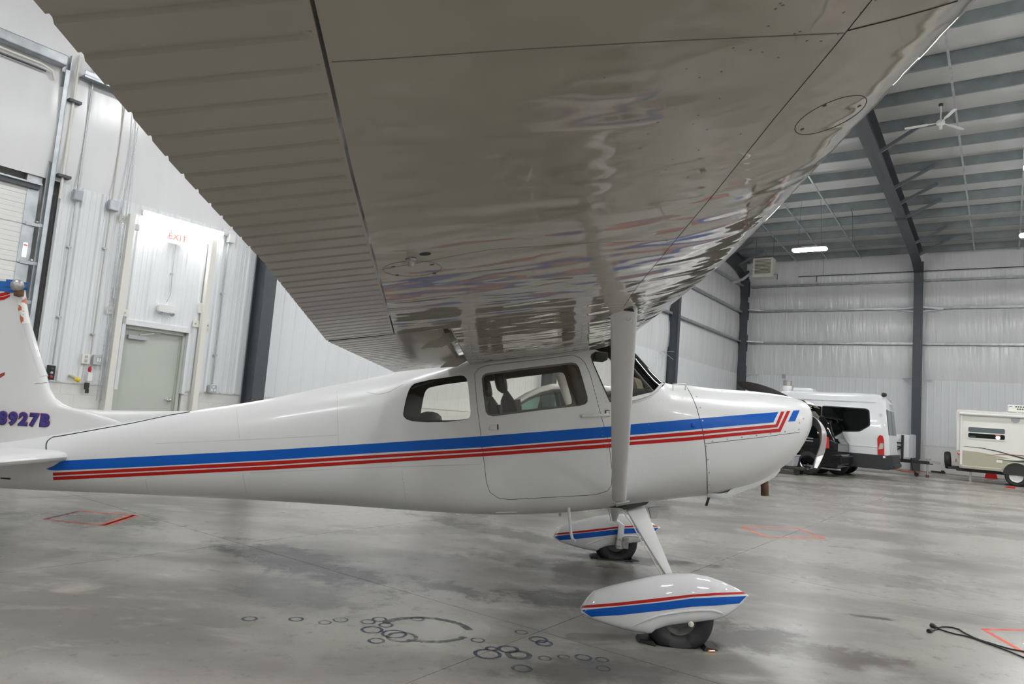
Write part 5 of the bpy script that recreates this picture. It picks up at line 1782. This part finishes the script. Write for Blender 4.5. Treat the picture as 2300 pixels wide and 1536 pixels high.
# ---- black sport utility car
suv = bthing('suv', 'black sport utility car parked in front of the white van', 'car', -4.22, 25.20, 0)
W = 2.0
stn = [(-5.1, .70, .45, .85), (-5.0, .98, .35, .95), (-4.2, 1.10), (-3.75, 1.16), (-3.1, 1.80), (-2.6, 1.90), (-1.2, 1.92), (-.55, 1.89), (-.42, 1.78), (-.30, 1.40), (-.20, 1.16), (-.12, 1.08, None, .97)]
MB().loft(car_rings(stn, W, 1.16, .16, .32)).build('body', M['suv'], suv, smooth=35)
MB().box(-.35, .0, -W / 2 - .005, W / 2 + .005, .40, .74).build('rear_bumper', M['suv'], suv, bevel=.05)
MB().box(-.20, .04, -W / 2 + .1, W / 2 - .1, .64, .70).build('bumper_step', M['cladding'], suv, bevel=.02)
def sside(z, o):
    return -W / 2 + max(0.0, (z - 1.16)) * .16 * .9 - o
def spanel(poly, name, mt, o, th=.02, parent=None):
    return MB().prism(poly, lambda p: (p[0], sside(p[1], o), p[1]), lambda p: (p[0], sside(p[1], o) + th, p[1])).build(name, M[mt], parent or suv)
for poly in ([(-1.55, 1.20), (-.72, 1.20), (-.80, 1.68), (-1.50, 1.74)], [(-2.45, 1.18), (-1.62, 1.20), (-1.58, 1.75), (-2.40, 1.76)], [(-3.55, 1.17), (-2.52, 1.18), (-2.48, 1.76), (-3.0, 1.72)]):
    spanel(round_poly(poly, .05), 'side_window', 'glass_dark', .006)
mb = MB(); mb.prism(round_poly([(-.52, .90), (-.36, .90), (-.40, 1.26), (-.50, 1.28)], .02), lambda p: (p[0], -W / 2 - .016, p[1]), lambda p: (p[0], -W / 2 + .08, p[1]))
mb.build('tail_lamp', M['tail'], suv, bevel=.01)
mb = MB(); mb.hexa([(-.445, -.78, 1.76), (-.445, .78, 1.76), (-.25, .80, 1.22), (-.25, -.80, 1.22)], [(-.425, -.78, 1.76), (-.425, .78, 1.76), (-.225, .80, 1.22), (-.225, -.80, 1.22)])
mb.build('rear_window', M['glass_dark'], suv)
MB().box(-.75, -.30, -.78, .78, 1.83, 1.90).build('roof_spoiler', M['suv'], suv, bevel=.03)
MB().box(-.22, -.13, -.30, .30, .86, 1.08).build('plate_recess', M['box_grey'], suv, bevel=.02)
for z in (1.16, 1.07):
    MB().box(-1.25, -.85, -W / 2 - .035, -W / 2 - .005, z, z + .035).build('chrome_trim', M['chrome'], suv, bevel=.01)
for s in (-1, 1):
    MB().bar((-2.9, s * .72, 1.95), (-.9, s * .72, 1.95), .04, .04).build('roof_rail', M['cladding'], suv)
for x in (-1.0, -4.1):
    for s in (-1, 1):
        wheel(suv, x, s * (W / 2 - .12), .385, .26, s, 'chrome')
MB().tube([(-.75, -W / 2 + .2, .26), (-.05, -W / 2 + .2, .26)], .035, 10).build('tail_pipe', M['steel'], suv)

# ---- grey bin on a dark low cart
cart = bthing('equipment_cart', 'low dark cart carrying a grey bin beside the black car', 'cart', -5.72, 23.6, 0)
MB().box(-.55, .55, -.35, .35, .16, .24).build('deck', M['dark_trim'], cart, bevel=.02)
MB().hexa([(-.20, -.30, .25), (.26, -.30, .25), (.26, .30, .25), (-.20, .30, .25)], [(-.24, -.34, .60), (.32, -.34, .60), (.32, .34, .60), (-.24, .34, .60)]).build('bin', M['box_grey'], cart, bevel=.03)
MB().box(-.26, .34, -.36, .36, .58, .62).build('bin_rim', M['box_grey'], cart, bevel=.01)
for x in (-.38, .38):
    for s in (-1, 1):
        MB().lathe([(0, -.04), (.09, -.04), (.10, 0), (.09, .04), (0, .04)], (x, s * .30, .1015), (0, 1, 0), 18).build('castor', M['black'], cart, smooth=40)

# ---- white car seen through the cabin windows (world axes, nose towards -x)
car = thing('car', 'white car behind the aeroplane, seen through its cabin windows', 'car', (0, 10.5, 0))
W = 1.9
stn = [(-1.25, .70, .40, .8), (-1.18, .92, .32, .93), (-.9, 1.04), (-.1, 1.22), (.12, 1.28), (1.2, 1.30), (2.35, 1.28), (2.6, 1.20), (2.7, .9, .38, .95)]
rr = []
for st in stn:
    x, zt = st[0], st[1]
    b = st[2] if len(st) > 2 and st[2] else .30
    w = W / 2 * (st[3] if len(st) > 3 else 1)
    rr.append([(x, .95 - w, b), (x, .95 - w, zt - .10), (x, .95 - w + .06, zt), (x, .95 + w - .06, zt), (x, .95 + w, zt - .10), (x, .95 + w, b)])
MB().loft(rr).build('body', M['van'], car, smooth=40)
for y, s in ((.06, 1), (1.84, -1)):
    arc = [(-.02, y, 1.30), (.12, y + s * .03, 1.43), (.30, y + s * .07, 1.56), (.48, y + s * .11, 1.655), (.66, y + s * .14, 1.715), (.95, y + s * .16, 1.745), (1.5, y + s * .17, 1.75), (2.0, y + s * .16, 1.72), (2.35, y + s * .10, 1.58), (2.55, y + s * .04, 1.30)]
    MB().tube(arc, .048, 10).build('roof_pillar', M['van'], car, smooth=60)
    MB().tube([(p[0] + .01, p[1] - s * .012, p[2] - .062) for p in arc], .022, 8).build('window_rubber', M['dark_trim'], car, smooth=60)
    for x, w in ((1.18, .05), (1.95, .05)):
        MB().bar((x, y + s * .02, 1.28), (x + .02, y + s * .15, 1.72), w * 2, .03, (0, 1, 0)).build('door_pillar', M['dark_trim'], car)
    rows = []
    for x in np.linspace(.02, 2.5, 28):
        top = np.interp(x, [p[0] for p in arc], [p[2] for p in arc]) - .03
        yt = np.interp(x, [p[0] for p in arc], [p[1] for p in arc])
        rows.append([(x, y + s * .012, 1.27), (x, yt, max(top, 1.275))])
    MB().grid(rows).build('side_glass', M['glass_green'], car, smooth=60, recalc=False)
rows = [[(x, yy, z) for yy in np.linspace(.24, 1.66, 5)] for x, z in ((.60, 1.715), (.9, 1.775), (1.5, 1.79), (2.0, 1.76), (2.3, 1.64))]
MB().grid(rows).build('roof', M['van'], car, smooth=60, recalc=False)
MB().grid([[(-.0, .12, 1.30), (-.04, .95, 1.32), (.0, 1.78, 1.30)], [(.62, .24, 1.72), (.60, .95, 1.75), (.62, 1.66, 1.72)]]).build('windscreen', M['glass_green'], car, smooth=60, recalc=False)
for y in (.5, 1.4):
    mb = MB(); mb.loft([[(1.0 + d - .25 * (z - 1.0), y + w * a, z) for d, a in ((-.05, -1), (.07, -1), (.09, 0), (.07, 1), (-.05, 1))] for z, w in ((.8, .24), (1.3, .23), (1.46, .15), (1.47, .12), (1.66, .12), (1.68, .08))])
    mb.build('seat', M['leather'], car, smooth=50)
MB().tube([(.52 + .03 * math.cos(a), .5 + .18 * math.cos(a), 1.30 + .18 * math.sin(a)) for a in np.linspace(0, 2 * math.pi, 24)], .016, 8).build('steering_wheel', M['dark_trim'], car, smooth=60)
MB().box(.12, .40, .12, 1.78, 1.2, 1.335).build('dashboard', M['dark_trim'], car, bevel=.03)
for x in (-.45, 1.95):
    for y, s in ((.12, -1), (1.78, 1)):
        wheel(car, x, y, .35, .22, s)

# ---- travel trailer (x = +u, its tail at x = 0)
rv = bthing('travel_trailer', 'cream and tan travel trailer parked against the far wall', 'trailer', -1.55, 32.90, 0)
W = 2.4
yn = -W / 2
mb = MB(); mb.prism([(.10, .48), (.0, 1.10), (-.02, 2.62), (.03, 2.66), (6.0, 2.66), (6.1, 1.6), (5.9, .48)], lambda p: (p[0], yn, p[1]), lambda p: (p[0], -yn, p[1]))
mb.build('body', M['rv'], rv, bevel=.03)
def rpanel(poly, name, mt, o, parent=None, th=.015):
    return MB().prism(poly, lambda p: (p[0], yn - o, p[1]), lambda p: (p[0], yn - o + th, p[1])).build(name, M[mt], parent or rv)
rpanel([(.10, .50), (1.40, .50), (1.46, .66), (1.60, .78), (1.86, .84), (2.12, .78), (2.26, .66), (2.32, .50), (5.8, .50), (5.95, 1.02), (2.2, .96), (1.7, .98), (1.2, 1.06), (.7, 1.13), (.02, 1.15), (.01, 1.08)], 'tan_skirt', 'rv_tan', .006)
rpanel([(.10, .565), (1.42, .575), (1.42, .595), (.10, .585)], 'skirt_trim', 'rv', .012)
def swoosh(pts, name, mt, o):
    up = [(x, z + w) for x, z, w in pts]; lo = [(x, z - w) for x, z, w in reversed(pts)]
    rpanel(up + lo, name, mt, o)
swoosh([(.25, 1.305, .004), (.8, 1.29, .012), (1.3, 1.21, .018), (1.7, 1.11, .024), (2.1, 1.02, .028), (2.6, .98, .02), (3.2, 1.0, .004)], 'green_swoosh', 'rv_green', .010)
swoosh([(.95, 1.03, .003), (1.3, 1.10, .008), (1.7, 1.13, .012), (2.2, 1.12, .014), (3.0, 1.05, .01)], 'red_swoosh', 'rv_red', .013)
swoosh([(1.3, .925, .003), (1.6, .90, .012), (1.9, .90, .028), (2.2, .93, .035), (2.7, 1.0, .01)], 'green_swoosh', 'rv_green', .011)
swoosh([(1.25, .955, .002), (1.5, .945, .015), (1.75, .95, .03), (2.0, .97, .02)], 'white_swoosh', 'rv', .012)
wn = round_poly([(.33, 1.60), (1.56, 1.60), (1.56, 2.08), (.33, 2.08)], .08)
wf = rpanel(wn, 'window_frame', 'rv', .020, th=.03)
rpanel(round_poly([(.38, 1.86), (1.51, 1.86), (1.51, 2.04), (.38, 2.04)], .05), 'window_pane', 'glass_grey', .026, wf, .01)
rpanel(round_poly([(.38, 1.65), (1.51, 1.65), (1.51, 1.82), (.38, 1.82)], .05), 'window_pane', 'glass_dark', .026, wf, .01)
rpanel(round_poly([(.43, 1.655), (.62, 1.655), (.62, 1.72), (.40, 1.72)], .01), 'green_sticker', 'rv_green', .030, wf, .006)
rpanel([(1.30 + .075 * math.cos(a), 1.71 + .07 * math.sin(a)) for a in np.linspace(0, 6.28, 16, endpoint=False)], 'white_sticker', 'sign_white', .030, wf, .006)
rpanel([(1.22, 1.77), (1.38, 1.77), (1.38, 1.81), (1.22, 1.81)], 'red_sticker', 'sign_red', .031, wf, .006)
MB().tube([(.10, yn - .06, 2.53), (6.0, yn - .06, 2.53)], .055, 12).build('awning_roll', M['white'], rv, smooth=60)
mb = MB(); mb.box(.12, .20, yn - .05, yn - .01, .56, 2.50)
mb.build('awning_arm', M['white'], rv, bevel=.006)
MB().box(.13, .19, yn - .06, yn - .0, .53, .62).build('arm_foot', M['box_grey'], rv, bevel=.006)
mb = MB()
rs = random.Random(5)
for k in range(16):
    x = .02 + k * .2
    mb.box(x, x + .19, yn - .015, yn + .05, 2.60 + rs.uniform(-.008, .004), 2.665 + rs.uniform(-.005, .02))
mb.build('roof_edge_trim', M['cream'], rv)
MB().box(1.60, 2.45, -.4, .4, 2.66, 2.72).build('roof_unit_base', M['box_grey'], rv, bevel=.01)
au = MB().box(1.58, 2.6, -.45, .45, 2.72, 2.99).build('air_conditioner', M['rv'], rv, bevel=.04)
for r_ in range(2):
    for k in range(9):
        MB().box(1.82 + k * .075 + (.05 if r_ else 0), 1.87 + k * .075 + (.05 if r_ else 0), -.462, -.44, 2.90 - r_ * .09, 2.95 - r_ * .09).build('vent_slot', M['louver'], au)
MB().box(1.63, 1.73, -.458, -.44, 2.915, 2.935).build('blue_badge', M['tape'], au)
MB().lathe([(0, 0), (.13, 0), (.12, .03), (0, .04)], (1.82, yn, 2.42), (0, -1, 0), 18).build('porch_light', M['box_grey'], rv, smooth=40)
rpanel(round_poly([(1.26, .80), (1.44, .80), (1.44, .90), (1.26, .90)], .02), 'service_hatch', 'rv', .014)
MB().lathe([(0, 0), (.05, 0), (.045, .02), (0, .025)], (.08, yn - .005, 1.02), (0, -1, 0), 14).build('side_marker', M['tail'], rv)
MB().box(-.03, .0, -.9, -.8, .68, .80).build('rear_lamp', M['tail'], rv)
pts = [(1.86 + .43 * math.cos(a), yn - .012, .42 + .43 * math.sin(a)) for a in np.linspace(.12, math.pi - .12, 18)]
MB().tube(pts, .045, 8, flat=.6).build('fender', M['rv_tan'], rv, smooth=60)
mb = MB(); mb.prism([(1.86 + .41 * math.cos(a), .42 + .41 * math.sin(a)) for a in np.linspace(0, math.pi, 16)] + [(1.45, .42), (1.45, .40), (2.27, .40)], lambda p: (p[0], yn - .012, p[1]), lambda p: (p[0], yn - .007, p[1]))
mb.build('wheel_well', M['dark_trim'], rv)
for x in (1.86, 2.75):
    for s in (-1, 1):
        wheel(rv, x, s * (W / 2 - .10), .355, .22, s, 'white', .60)
MB().box(.0, 5.6, yn + .25, -yn - .25, .36, .50).build('chassis', M['dark_trim'], rv)
MB().box(-.28, .1, -.9, .9, .40, .50).build('rear_bumper', M['cladding'], rv, bevel=.01)
mb = MB(); mb.lathe([(.16, -.09), (.30, -.10), (.335, -.05), (.335, .05), (.30, .10), (.16, .09)], (-.30, -.55, .72), (1, -.0, .06), 26, caps=False)
sp_ = mb.build('spare_tyre', M['black'], rv, smooth=40)
MB().lathe([(0, -.05), (.18, -.05), (.18, .05), (0, .05)], (-.30, -.55, .72), (1, 0, .06), 20).build('spare_rim', M['steel'], sp_, smooth=40)
for x in (.45, 3.9):
    MB().box(x - .04, x + .04, yn + .3, yn + .38, 0.0, .40).build('stabiliser_jack', M['steel'], rv)

# ---- black flatbed trailer standing behind the van
ft = bthing('utility_trailer', 'black steel trailer with a drawbar and white front panel behind the van', 'trailer', -3.75, 31.6, 0)
mb = MB()
mb.bar((-3.0, -.35, .56), (1.45, .0, .56), .10, .12); mb.bar((-3.0, .95, .56), (1.45, .0, .56), .10, .12)
mb.build('drawbar', M['black'], ft)
MB().box(-3.3, -.02, -.7, 1.2, .62, .70).build('deck', M['black'], ft)
MB().box(-.05, .74, -.35, .90, .70, 1.57).build('front_panel_box', M['van'], ft, bevel=.01)
MB().box(.70, .80, -.38, .92, .70, 1.60).build('panel_post_trim', M['box_grey'], ft)
mb = MB(); mb.box(.42, .50, -.44, -.36, .62, 1.55); mb.box(-.1, .45, -.43, -.37, 1.22, 1.27); mb.box(-.1, .45, -.43, -.37, 1.08, 1.12); mb.bar((-.1, -.40, .64), (.44, -.40, 1.10), .05, .05)
mb.build('rack_frame', M['black'], ft)
MB().lathe([(0, 0), (.06, 0), (.05, .12), (0, .14)], (.2, -.41, 1.34), (0, -1, .2), 10).build('tan_rope', M['rv_tan'], ft)
mb = MB(); mb.box(1.35, 1.70, -.06, .06, .54, .64); mb.bar((1.0, 0, .62), (1.4, 0, .70), .06, .08); mb.cyl((1.28, -.02, .1), (1.28, -.02, .72), .03, 8)
mb.build('coupler', M['steel'], ft)
mb = MB(); mb.tube([(.75, -.10, .95), (.75, -.10, .60), (.80, -.12, .30), (.92, -.14, .10)], .03, 8)
jk = mb.build('jack', M['black'], ft)
MB().lathe([(0, -.03), (.075, -.03), (.08, 0), (.075, .03), (0, .03)], (.93, -.15, .081), (.3, 1, 0), 16).build('jack_wheel', M['black'], jk)
for s in (-.6, 1.1):
    wheel(ft, -2.0, s, .34, .2, -1 if s < 0 else 1)
mb = MB(); mb.box(1.22, 1.34, -.05, .05, .0, .10)
mb.build('wood_block', M['rust'], ft)

# ---- small things along the far wall
t = thing('marker_stake', 'short steel stake with an orange tip by the trailer coupler', 'stake', on_floor(2087, 1056))
MB().cyl((0, 0, .0), (0, 0, .95), .022, 8).build('stake', M['steel'], t)
MB().box(-.12, .05, -.03, .03, .90, .98).build('orange_tip', M['orange'], t)
hose = [on_floor(x, y, .02) for x, y in ((1990, 1053), (2010, 1054), (2030, 1058), (2050, 1060), (2066, 1062))]
h = tag(MB().tube(hose, .022, 8).build('air_hose', M['orange'], smooth=60), 'orange hose lying along the foot of the far wall', 'hose')
c = on_floor(2107, 1062)
t = thing('wood_offcut', 'dark flat offcut lying on the floor beside the travel trailer', 'offcut', c, -YAW)
MB().box(-.28, .28, -.05, .05, 0, .08).build('plank', M['dark_trim'], t, bevel=.006)
MB().box(.12, .24, -.12, .05, .08, .13).build('cleat', M['dark_trim'], t, bevel=.006)
c = on_floor(2226, 1074)
t = thing('red_jack_stand', 'red block standing under the belly of the travel trailer', 'stand', c, -YAW)
MB().hexa([(-.24, -.1, 0), (.24, -.1, 0), (.24, .1, 0), (-.24, .1, 0)], [(-.18, -.08, .26), (.18, -.08, .26), (.18, .08, .26), (-.18, .08, .26)]).build('block', M['tail'], t, bevel=.01)
MB().box(-.26, .26, -.12, .12, 0, .02).build('base', M['tail'], t)
c = on_floor(2268, 1096)
t = thing('red_wheel_chock', 'red wheel chock on the floor before the travel trailer wheel', 'chock', c, -YAW)
MB().hexa([(-.16, -.1, 0), (.16, -.1, 0), (.16, .1, 0), (-.16, .1, 0)], [(-.02, -.1, .07), (.14, -.1, .07), (.14, .1, .07), (-.02, .1, .07)]).build('wedge', M['tail'], t, bevel=.008)

# =================================================================== FLOOR ITEMS AND MARKS
def chock_set(f, name_label, ref, amber):
    t = thing('wheel_chock', name_label, 'chock', f(Vector((GEAR_X - .01, YW - .005, 0))))
    o = t.location
    s = 1 if f is ident else -1
    mb = MB()
    mb.hexa([(-.225, s * -.03, .0), (-.128, s * -.085, .0), (-.128, s * .085, .0), (-.225, s * .085, .0)], [(-.215, s * -.025, .02), (-.142, s * -.075, .026), (-.142, s * .08, .026), (-.215, s * .08, .02)])
    mb.build('rear_wedge', M['black'], t, bevel=.006)
    mb = MB()
    mb.hexa([(.14, s * -.10, 0), (.24, s * -.07, 0), (.24, s * .07, 0), (.14, s * .10, 0)], [(.16, s * -.09, .025), (.225, s * -.065, .01), (.225, s * .065, .01), (.16, s * .09, .025)])
    mb.build('front_wedge', M['black'], t, bevel=.004)
    MB().box(-.16, .16, s * .10, s * .13, 0, .012).build('tie_bar', M['black'], t)
    if amber:
        MB().hexa([(.165, -.112, .002), (.215, -.096, .002), (.21, -.086, .002), (.162, -.100, .002)], [(.168, -.109, .014), (.21, -.095, .010), (.207, -.088, .010), (.166, -.102, .014)]).build('amber_reflector', M['amber'], t, bevel=.003)
    return t
chock_set(ident, 'black rubber chock with an amber reflector at the near wheel', 0, True)
chock_set(mir, 'plain black rubber chock at the far wheel', 0, False)

# black cord with two plug ends
cord = thing('extension_cord', 'black double cord with two plug ends lying on the concrete', 'cord', on_floor(2190, 1440))
def cpath(pts, r=.006, sag=.0):
    p = [on_floor(x, y, .007) for x, y in pts]
    q = [(a - cord.location) for a in resample(p, 40)]
    return q
z8 = lambda pts: [(1960 + x / 3.2, 1000 + y / 3.2) for x, y in pts]
MB().tube(cpath(z8([(470, 1312), (500, 1303), (560, 1306), (620, 1322), (660, 1348), (720, 1378), (790, 1405), (880, 1432), (980, 1462), (1088, 1482), (1200, 1500), (1400, 1530)])), .0055, 6).build('lead', M['cord'], cord, smooth=60)
MB().tube(cpath(z8([(470, 1318), (520, 1335), (590, 1355), (650, 1366), (720, 1384), (790, 1410), (880, 1442), (980, 1480), (1088, 1525), (1250, 1590), (1400, 1650)])), .0055, 6).build('lead', M['cord'], cord, smooth=60)
MB().tube(cpath(z8([(420, 1335), (440, 1328), (470, 1316)])), .005, 6).build('lead', M['cord'], cord, smooth=60)
a, b = [on_floor(*p, .012) - cord.location for p in z8([(425, 1293), (468, 1314)])]
MB().tube([a, a.lerp(b, .35), a.lerp(b, .6), b], [.017, .018, .012, .007], 10).build('plug', M['cord'], cord, smooth=50)
a, b = [on_floor(*p, .012) - cord.location for p in z8([(402, 1336), (428, 1330)])]
MB().tube([a, a.lerp(b, .6), b], [.015, .015, .007], 10).build('plug', M['cord'], cord, smooth=50)

# painted marks and ring stains: thin films on the slabs, part of the floor
def film_mat(name, col, cover, scale=30.0, rough=.5):
    m, nt, p = new_mat(name)
    p.inputs['Base Color'].default_value = (*col, 1)
    p.inputs['Roughness'].default_value = rough
    g = nt.nodes.new('ShaderNodeNewGeometry')
    n = nt.nodes.new('ShaderNodeTexNoise'); n.inputs['Scale'].default_value = scale; n.inputs['Detail'].default_value = 4
    nt.links.new(g.outputs['Position'], n.inputs['Vector'])
    r = nt.nodes.new('ShaderNodeMapRange')
    r.inputs['From Min'].default_value = .35; r.inputs['From Max'].default_value = .65
    r.inputs['To Min'].default_value = cover[0]; r.inputs['To Max'].default_value = cover[1]
    nt.links.new(n.outputs['Fac'], r.inputs['Value'])
    nt.links.new(r.outputs[0], p.inputs['Alpha'])
    return m
M['mark'] = film_mat('worn_orange_paint', (0.74, 0.085, 0.035), (.75, 1.0), 9)
M['mark_dark'] = film_mat('scuffed_orange_paint', (0.20, 0.05, 0.035), (.5, 1.0), 14)
M['ring_blue'] = film_mat('blue_ring_stain', (0.04, 0.055, 0.10), (.35, .9), 22)
M['ring_grey'] = film_mat('grey_ring_stain', (0.07, 0.088, 0.10), (.25, .8), 18)
def to_floor(o):
    o.parent = floor
    o.matrix_parent_inverse = floor.matrix_basis.inverted()
    return o
def strip(p, q, w, mt, z=.0008):
    d = (q - p).normalized(); s = Vector((-d.y, d.x, 0)) * w / 2
    mb = MB().box(0, 1, 0, 1, 0, 1)
    mb.v = [tuple(v) for v in (p - s, q - s, q + s, p + s)] + [tuple(v + Vector((0, 0, z))) for v in (p - s, q - s, q + s, p + s)]
    return to_floor(mb.build('paint_mark', M[mt]))
def square(pts, w, dark=()):
    P4 = [on_floor(*p) for p in pts]
    for i in range(len(P4)):
        strip(P4[i], P4[(i + 1) % len(P4)], w, 'mark_dark' if i in dark else 'mark')
square([(100, 1166), (178, 1148), (303, 1157), (232, 1180)], .035, (0,))
strip(on_floor(232, 1180), on_floor(303, 1157), .09, 'mark')
square([(1665, 1183), (1790, 1186), (1852, 1209), (1722, 1206)], .04)
square([(2208, 1413), (2420, 1418), (2560, 1480), (2380, 1510)], .035)
def ring(cx, cy, rx, w, mt, arc=(0, 2 * math.pi), sq=1.0):
    c = on_floor(cx, cy)
    r = (on_floor(cx + rx, cy) - c).length
    rs = random.Random(int(cx * 7 + cy))
    inner_, outer_ = [], []
    n = 36
    for k in range(n + 1):
        a = arc[0] + (arc[1] - arc[0]) * k / n
        rr_ = r * (1 + rs.uniform(-.03, .03))
        inner_.append((c.x + (rr_ - w / 2) * math.cos(a), c.y + (rr_ - w / 2) * math.sin(a) * sq, .0009))
        outer_.append((c.x + (rr_ + w / 2) * math.cos(a), c.y + (rr_ + w / 2) * math.sin(a) * sq, .0009))
    return to_floor(MB().grid([inner_, outer_]).build('ring_stain', M[mt], recalc=False))
r9 = [(155, 153, 40, 0, .010), (422, 155, 38, 0, .010), (587, 174, 34, 1, .008), (678, 159, 40, 1, .008), (835, 170, 38, 1, .010), (900, 156, 38, 0, .010), (937, 189, 37, 0, .010), (857, 216, 57, 0, .012), (883, 279, 42, 0, .012),
      (985, 240, 66, 0, .012), (1030, 258, 80, 1, .016), (1118, 153, 36, 1, .010), (1715, 230, 33, 1, .008), (1813, 272, 46, 0, .012), (1845, 293, 42, 0, .013), (1640, 328, 52, 0, .014), (1700, 360, 60, 1, .022),
      (1520, 355, 70, 0, .014), (1850, 380, 34, 1, .008), (2070, 375, 42, 0, .010), (2178, 388, 34, 1, .008), (1718, 438, 50, 1, .012), (1958, 372, 30, 1, .008), (2185, 438, 36, 1, .008), (1545, 325, 30, 0, .012), (1465, 275, 36, 1, .008)]
for x, y, r, g_, w in r9:
    ring(500 + x / 2.5556, 1330 + y / 2.5556, r / 2.5556, w * 1.5, 'ring_grey' if g_ else 'ring_blue')
ring(500 + 1165 / 2.5556, 1330 + 212 / 2.5556, 245 / 2.5556, .05, 'ring_grey', (.2, 2.9), .85)
ring(500 + 1165 / 2.5556, 1330 + 212 / 2.5556, 245 / 2.5556, .04, 'ring_grey', (4.4, 5.9), .85)
